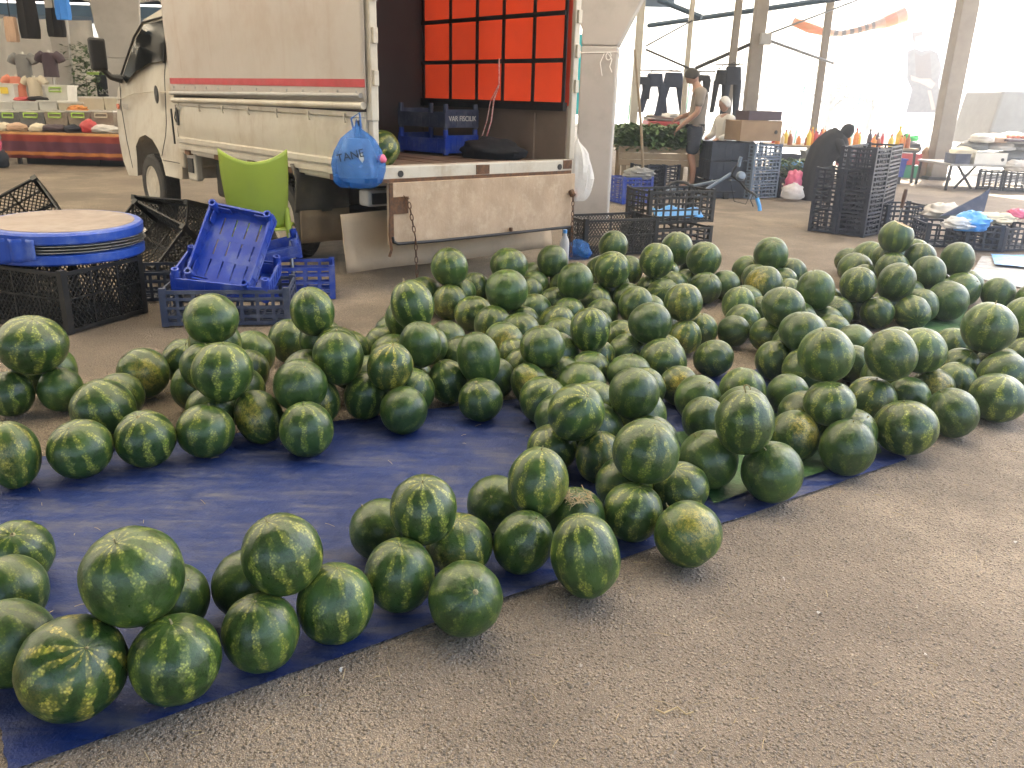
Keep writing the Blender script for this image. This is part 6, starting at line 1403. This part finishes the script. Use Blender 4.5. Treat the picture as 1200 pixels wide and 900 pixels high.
def billboard():
    Y = 32.0; t = thing('billboard', 'tall white billboard with a dark clothed figure printed on it', 'billboard', (atY(1085, 100, Y).x, Y, 0))
    ox = t.location.x
    a = atY(1045, 20, Y); b = atY(1120, 140, Y)
    MB().bx(a.x - ox, b.x - ox, .02, .12, b.z, a.z).build('panel', M_WHITE, t)
    for x in (a.x - ox + .4, b.x - ox - .4): MB().bx(x - .08, x + .08, .13, .27, 0, a.z).build('post', M_GREYP, t)
    def fig(name, pts, mat, yo):
        mb = MB(); mb.prism([(atY(px, py, Y).x - ox, yo, atY(px, py, Y).z) for px, py in pts], (0, -.006, 0)); mb.build(name, mat, t)
    MG = pm('print_grey', (.10, .09, .09), (.05, .045, .045), 6, .7); MS = pm('print_skin', (.34, .22, .16), (.30, .2, .15), 3, .7); MBR = pm('print_brown', (.07, .04, .03), (.05, .03, .025), 6, .7)
    fig('printed_coat', [(1064, 60), (1072, 57), (1080, 60), (1090, 58), (1099, 62), (1104, 80), (1100, 95), (1103, 132), (1062, 132), (1069, 105), (1063, 92)], MG, .018)
    fig('printed_shirt', [(1072, 62), (1080, 66), (1090, 61), (1092, 96), (1074, 97)], MBR, .009)
    fig('printed_face', [(1072, 40), (1080, 38), (1084, 44), (1083, 54), (1078, 59), (1073, 55), (1070, 47)], MS, .005)
    fig('printed_hair', [(1069, 38), (1082, 37), (1081, 41), (1073, 43), (1072, 49), (1070, 47)], MBR, -.002)
    fig('printed_arm', [(1067, 88), (1078, 92), (1090, 92), (1096, 98), (1092, 104), (1078, 97), (1068, 94)], MS, .002)
    fig('printed_fold', [(1087, 106), (1091, 106), (1096, 128), (1092, 129)], MS, .0)
    c = atY(1106, 90, Y); MB().bx(c.x - ox, c.x - ox + .35, -.02, .01, c.z - .9, c.z + .2).build('side_print', M_WOODD, t); MB().bx(c.x - ox + .03, c.x - ox + .33, -.02, .01, c.z - 1.4, c.z - .95).build('side_print', M_YEL, t)
billboard()
def streamer():
    Y = 24.0; P = [(930, 25), (948, 32), (965, 37), (985, 39), (1005, 35), (1022, 30), (1036, 26), (1060, 16)]; R = [5, 6, 4.5, 3.5, 4, 4.5, 7, 9]
    pts = [atY(a, b, Y) for a, b in P]; t = thing('windsock_streamer', 'orange and white tubular streamer with black bands strung between the posts', 'streamer', pts[0]); o = pts[0]
    M1 = pm('streamer_orange', (.45, .09, .015), (.40, .16, .05), 3, .6); M2 = pm('streamer_black', (.03, .025, .025), (.05, .04, .04), 5, .6); M3_ = pm('streamer_white', (.36, .26, .19), (.34, .16, .08), 3, .6)
    fine = []; n = 60
    for k in range(n + 1):
        f = k / n * (len(P) - 1); a = min(int(f), len(P) - 2); q_ = f - a; fine.append((pts[a].lerp(pts[a + 1], q_) - o, (R[a] * (1 - q_) + R[a + 1] * q_) * Y / FPX * .95))
    k = 0
    while k < n:
        st = 2 if 16 < k < 46 else 5; e = min(n, k + st); mt = (M2 if (k // 2) % 2 else M3_) if 16 < k < 46 else (M1 if k < 16 or k > 46 else M3_)
        if k > 52: mt = M3_
        MB().tube([p_ for p_, r_ in fine[k:e + 1]], [r_ for p_, r_ in fine[k:e + 1]], 12, caps=(k == 0 or e == n)).build('band', mt, t, smooth=60); k = e
    MB().tube([fine[0][0], fine[0][0] + Vector((-3.2, 0, 1.2))], .01, 5).build('cord', M_GREYP, t); MB().tube([fine[-1][0], fine[-1][0] + Vector((4, 0, 1.5))], .01, 5).build('cord', M_GREYP, t)
streamer()
# ============================================================ background left: clothes and boxes stall
LY = 15.6
def LP(px, py, dy=0.0): return atY(px, py, LY + dy)
lx0, lx1 = LP(2, 180).x, LP(215, 180).x; lz = LP(70, 157).z
st = thing('market_stall', 'market stall table hung with a striped red and orange cloth', 'stall', (0, LY, 0))
MB().bx(lx0, lx1, .03, 1.9, lz - .04, lz).build('top', M_WOOD, st)
MB().grid(lambda u, v: Vector((lx0 - .05 + .35 * (v - .5) * (u < .02) + (lx1 - lx0) * u, -.0 + .035 * math.sin(u * 60) * (1 - v) + .03 * nz(u * 20, v * 2), .12 + (lz - .10) * v)), 160, 6).build('striped_cloth', M_STRIPES, st, smooth=60, solid=.006)
for x in (lx0 + .2, (lx0 + lx1) / 2, lx1 - .2):
    for y in (.2, 1.7): MB().bx(x - .03, x + .03, y - .03, y + .03, 0, lz - .041).build('leg', M_STEEL, st)
MB().bx(lx0 + .3, lx1, .25, .3, .0, .13).build('floor_rail', M_STEEL, st)
def pbox(name, label, px0, px1, py0, py1, dy, body, handle=None, grp=None, dp=.40):
    a = LP(px0, py1, dy); b = LP(px1, py0, dy); w_ = b.x - a.x; h_ = b.z - a.z
    t = thing(name, label, 'box', (a.x + w_ / 2, LY + dy, a.z), 0, grp)
    m = MB().loft([[(i * w_ / 2 * f, dp / 2 + j * dp / 2 * f, zz) for i, j in ((-1, -1), (1, -1), (1, 1), (-1, 1))] for f, zz in ((.9, 0), (1, h_), (.95, h_), (.86, .012))]); m.build('tub', body, t, bevel=.008)
    MB().loft([[(i * (w_ / 2 + .012), dp / 2 + j * (dp / 2 + .012), zz) for i, j in ((-1, -1), (1, -1), (1, 1), (-1, 1))] for zz in (h_ - .025, h_ + .004)], caps=False).build('rim', M_WHITEP, t, solid=.012)
    if handle: MB().tube([(-w_ * .26, -.02, h_ - .05), (-w_ * .26, -.035, h_ - .12), (w_ * .26, -.035, h_ - .12), (w_ * .26, -.02, h_ - .05), (-w_ * .26, -.02, h_ - .05)], .014, 6).build('handle', handle, t)
    return t
M_SMOKE = pm('smoky_plastic', (.20, .20, .20), (.15, .15, .15), 4, .3)
M_SMOKE2 = pm('clear_brown_plastic', (.34, .28, .22), (.28, .23, .18), 4, .3)
M_LGRN = pm('lime_handle', (.40, .62, .08), (.36, .58, .07), 4, .4)
cols = [(0, 21, M_SMOKE, 'grey'), (23, 51, M_SMOKE, 'grey'), (53, 78, M_SMOKE2, 'clear'), (80, 105, M_SMOKE2, 'brownish'), (107, 132, M_SMOKE2, 'tan')]
lab = ['grey storage box with green handle at the stall end by the pink cloth', 'grey storage box with green handle second along the stall front', 'clear storage box with green handle in the middle of the stall front', 'clear box filled with orange goods along the stall front', 'tan storage box with pale handle nearest the truck cab']
def rest(px0, py, dy, extra=.0): pass
# a raised shelf carries the boxes
sz1 = LP(70, 148, .62).z
MB().bx(lx0, lx1, .60, 1.9, lz + .002, sz1 - .002).build('riser', M_PURPLE, st)
for k, (a, b, m, nm) in enumerate(cols): pbox('storage_box', lab[k], a, b, 130, 148, .64, m, M_LGRN if k < 4 else M_CREAMC)
sz2 = LP(70, 131, 1.06).z
MB().bx(lx0, lx1, 1.06, 1.9, sz1, sz2 - .002).build('upper_riser', M_WOOD, st)
for k, (a, b, y0, m, lb) in enumerate(((-4, 14, 120, M_WHITEP, 'white box at the stall end under the print box'), (15, 44, 119, M_WHITEP, 'wide white box behind the second grey storage box'), (46, 66, 118, M_WHITEP, 'pale lidded box in the second row of the stall'), (68, 97, 120, M_CREAMC, 'cream box behind the orange goods'), (94, 121, 114, M_CREAMC, 'tall beige box behind the tan storage box'), (123, 140, 114, M_CREAMC, 'beige box half hidden by the truck cab'))):
    pbox('white_box', lb, a, b, y0, 131, 1.08, m)
pbox('white_box', 'large white tub with green label behind the second row', 54, 78, 100, 119, 1.5, M_WHITEP, M_LGRN)
pbox('print_box', 'white box with a yellow print at the stall end', -6, 15, 98, 120, 1.5, M_WHITE)
c = LP(6, 106, 1.48); tag(MB().bx(c.x - .09, c.x + .06, c.y - .012, c.y - .004, c.z - .06, c.z + .06).build('yellow_label', M_YEL), 'yellow label fixed to the white print box', 'label')
heap('orange_goods', 'orange packets heaped in the clear storage box', 'goods', LP(91, 130, .85), .20, .15, .10, pm('orange_goods', (.62, .28, .05), (.5, .15, .05), 20, .6), 81, .3, 4)
for k, (px, py, rx, rz, m, lb) in enumerate(((4, 151, .17, .11, M_CREAMC, 'folded cream cloth at the stall front corner'), (20, 150, .18, .09, M_BEIGEC, 'folded beige cloth beside the cream cloth'), (45, 151, .15, .10, M_CREAMC, 'folded yellowish cloth on the stall front'), (65, 151, .26, .08, M_PURPLE, 'dark folded cloth in the middle of the stall front'), (85, 152, .14, .09, M_SHORTS, 'navy folded cloth on the stall front'), (105, 150, .14, .15, M_REDP, 'red and white checked packets on the stall front'), (122, 152, .28, .09, M_SHIRTW, 'white paper heap on the stall front near the truck'), (29, 117, .20, .06, M_REDP, 'dark red folded cloth on the white box'), (44, 116, .2, .05, M_BLACKC, 'black folded cloth on the white box'))):
    heap('folded_cloth', lb, 'cloth', LP(px, py, .28 if py > 140 else 1.3), rx, .16, rz, m, 90 + k, .2, 3)
def tshirt(label, px0, px1, py0, py1, dy, mat, slv=.22, rz=0):
    a = LP(px0, py1, dy); b = LP(px1, py0, dy); w_ = b.x - a.x; h_ = b.z - a.z
    t = thing('t_shirt', label, 't-shirt', (a.x + w_ / 2, LY + dy, a.z), R_(rz)); W2 = w_ / 2
    rings = []
    for f, z in ((.62, 0), (.60, .3), (.62, .6), (.70, .80), (.66, .93), (.30, 1.0)):
        rings.append([(math.cos(2 * math.pi * k / 24) * W2 * f, math.sin(2 * math.pi * k / 24) * .10 * (1 + .1 * math.sin(k * 3)), z * h_) for k in range(24)])
    MB().loft(rings).build('torso', mat, t, smooth=60)
    for s in (-1, 1): MB().tube([(s * W2 * .5, 0, h_ * .90), (s * W2 * .85, 0, h_ * .80), (s * W2, 0, h_ * .64)], [.09, .085, .08], 10).build('sleeve', mat, t, smooth=60)
    MB().tube([(0, 0, h_ * .98), (0, 0, h_ * 1.1)], .03, 8).build('stand_neck', M_WHITEP, t)
    MB().tube([(0, .03, h_ * .1), (0, .03, max(-1.6, lz - a.z))], .02, 8).build('stand_pole', M_ALU, t)
tshirt('grey green T-shirt on a stand above the boxes', 16, 40, 64, 92, 1.8, M_GREYC)
tshirt('dark T-shirt on a stand beside the far stall column', 47, 71, 62, 90, 1.8, M_PURPLE)
tshirt('coral T-shirt draped on a stand behind the white boxes', 9, 33, 90, 113, 1.75, M_CORAL, rz=15)
tshirt('cream T-shirt on a stand beside the coral one', 30, 52, 91, 112, 1.75, M_CREAMC)
def hung(label, px0, px1, py0, py1, Y, mat, name='hanging_garment'):
    a = atY(px0, py1, Y); b = atY(px1, py0, Y); w_ = b.x - a.x; h_ = b.z - a.z
    mb = MB(); rings = []
    for f, z in ((.9, 0), (1, .2), (.95, .6), (.85, 1)): rings.append([(math.cos(2 * math.pi * k / 20) * w_ / 2 * f, math.sin(2 * math.pi * k / 20) * .06 * (1 + .3 * math.sin(k * 2.2)), z * h_) for k in range(20)])
    t = thing(name, label, 'garment', ((a.x + b.x) / 2, Y, a.z)); mb.loft(rings).build('cloth', mat, t, smooth=60); MB().tube([(0, 0, h_), (0, 0, h_ + .25)], .01, 5).build('hanger', M_STEEL, t)
HYL = 13.0
hung('long black garment hanging from the rail at the stall corner', 24, 41, -8, 45, HYL, M_BLACKC)
hung('shorter black garment hanging next to the blue one', 56, 74, 10, 43, HYL, M_BLACKC)
hung('sky blue garment hanging above the black one', 66, 80, -10, 23, HYL - .25, M_BLUEC)
hung('beige garment hanging left of the long black garment', 8, 19, 20, 49, HYL, M_BEIGEC)
tag(MB().tube([atY(-20, -12, HYL), atY(95, -14, HYL)], .015, 6).build('garment_rail', M_STEEL), 'rail carrying the dark hanging garments over the stall', 'rail')
# far columns on the left
for (px, py, w_, Y, lb, fl) in ((80, 115, .34, 20.5, 'pale concrete column behind the dark T-shirt', .06), (146, 110, .62, 19.5, 'concrete column with a wide head behind the truck mirror', .35)):
    x = atY(px, py, Y).x
    column('concrete_column', lb, x, Y, R_(20), w_, .4, 5.15, fl)
# sheet wall, chalk board and plants beyond
p = atY(38, 60, 22); tag(MB().grid(lambda u, v: Vector((p.x - 3 + 4.6 * u, 22 + .08 * math.sin(u * 30), .2 + 2.7 * v)), 40, 4).build('pale_sheet', M_SHIRTW, None, smooth=60, solid=.01), 'pale hanging sheet closing the stall behind the T-shirts', 'sheet')
p = atY(127, 103, 21); t = thing('chalk_board', 'dark board with white lettering beside the truck mirror', 'sign', p); MB().bx(-.28, .26, 0, .04, -.26, .26).build('board', M_NAVYP, t); MB().bx(-.30, .28, -.005, .045, .261, .29).build('frame', M_GBLUEP, t); MB().bx(-.30, .28, -.005, .045, -.29, -.261).build('frame', M_GBLUEP, t)
txt('lettering', 'SPORT', .16, M_WHITE, t, Matrix.Translation((0, -.004, -.10)) @ Matrix.Rotation(R_(90), 4, 'X'))
MB().bx(-.03, .03, .045, .10, -p.z, .2).build('post', M_STEEL, t)
p = atY(120, 88, 21.3); t = thing('yellow_sign', 'yellow and white sign board above the dark board', 'sign', p); MB().bx(-.42, .30, 0, .04, -.06, .10).build('panel', M_WHITE, t); MB().bx(-.2, .28, 0.0, .045, -.2, -.062).build('panel', M_YEL, t); MB().bx(-.38, .1, -.006, -.001, .0, .06).build('print', M_LGRN, t); MB().bx(-.03, .03, .046, .10, -p.z, -.1).build('post', M_STEEL, t)
def plant(label, px, py, Y, rx, rz, n, seed):
    c = atY(px, py, Y); t = thing('potted_plant', label, 'plant', (c.x, Y, 0)); q = random.Random(seed)
    MB().lathe([(.14, 0), (.19, .32), (.17, .32), (.15, .28)], 16).build('pot', M_GBLUEP, t, smooth=40)
    MB().tube([(0, 0, .25), (.03, 0, c.z)], [.03, .012], 6).build('stem', M_WOODD, t)
    mb = MB(); leaves(mb, n, ((-rx, rx), (-rx, rx), (c.z - rz, c.z + rz)), .08, .18, q); mb.build('foliage', M_LEAF, t)
plant('grey green potted plant beside the far column', 99, 92, 20.6, .30, .75, 420, 5)
p = atY(106, 75, 30); tag(MB().bx(p.x - 2.2, p.x + 1.4, 30, 30.08, p.z - .5, p.z + .45).build('shop_front', pm('shop_panel', (.55, .48, .36), (.35, .28, .2), 6, .6), None), 'busy pale shop panel far behind the stalls', 'panel')
p = atY(106, 62, 29.8); tag(MB().bx(p.x - 2.4, p.x + 1.6, 29.8, 29.9, p.z - .08, p.z + .12).build('yellow_band', M_YEL, None), 'yellow sign band above the busy shop panel', 'sign')
p = atY(-12, 170, 14.9); t = heap('pink_cloth', 'pink cloth bundle at the corner of the striped stall', 'cloth', p, .18, .16, .28, M_PINK, 77, .15); heap('navy_bag', 'navy bag standing under the pink cloth by the stall', 'bag', G(0, 197) + Vector((-.1, .1, .13)), .2, .18, .22, M_SHORTS, 78, .15)
# ============================================================ even haze volume added to imitate veiling glare
hz = MB().bx(-38, 70, -6, 95, -1, 8.5); HZ = bpy.data.materials.new('haze'); HZ.use_nodes = True; t = HZ.node_tree; t.nodes.clear()
pv_ = t.nodes.new('ShaderNodeVolumePrincipled'); pv_.inputs['Color'].default_value = (.93, .95, 1.0, 1); pv_.inputs['Density'].default_value = .011; pv_.inputs['Anisotropy'].default_value = .75
mo = t.nodes.new('ShaderNodeOutputMaterial'); t.links.new(pv_.outputs[0], mo.inputs['Volume'])
if True:
    tag(hz.build('haze', HZ), 'thin pale haze volume added to imitate veiling glare', 'haze', kind='stuff')
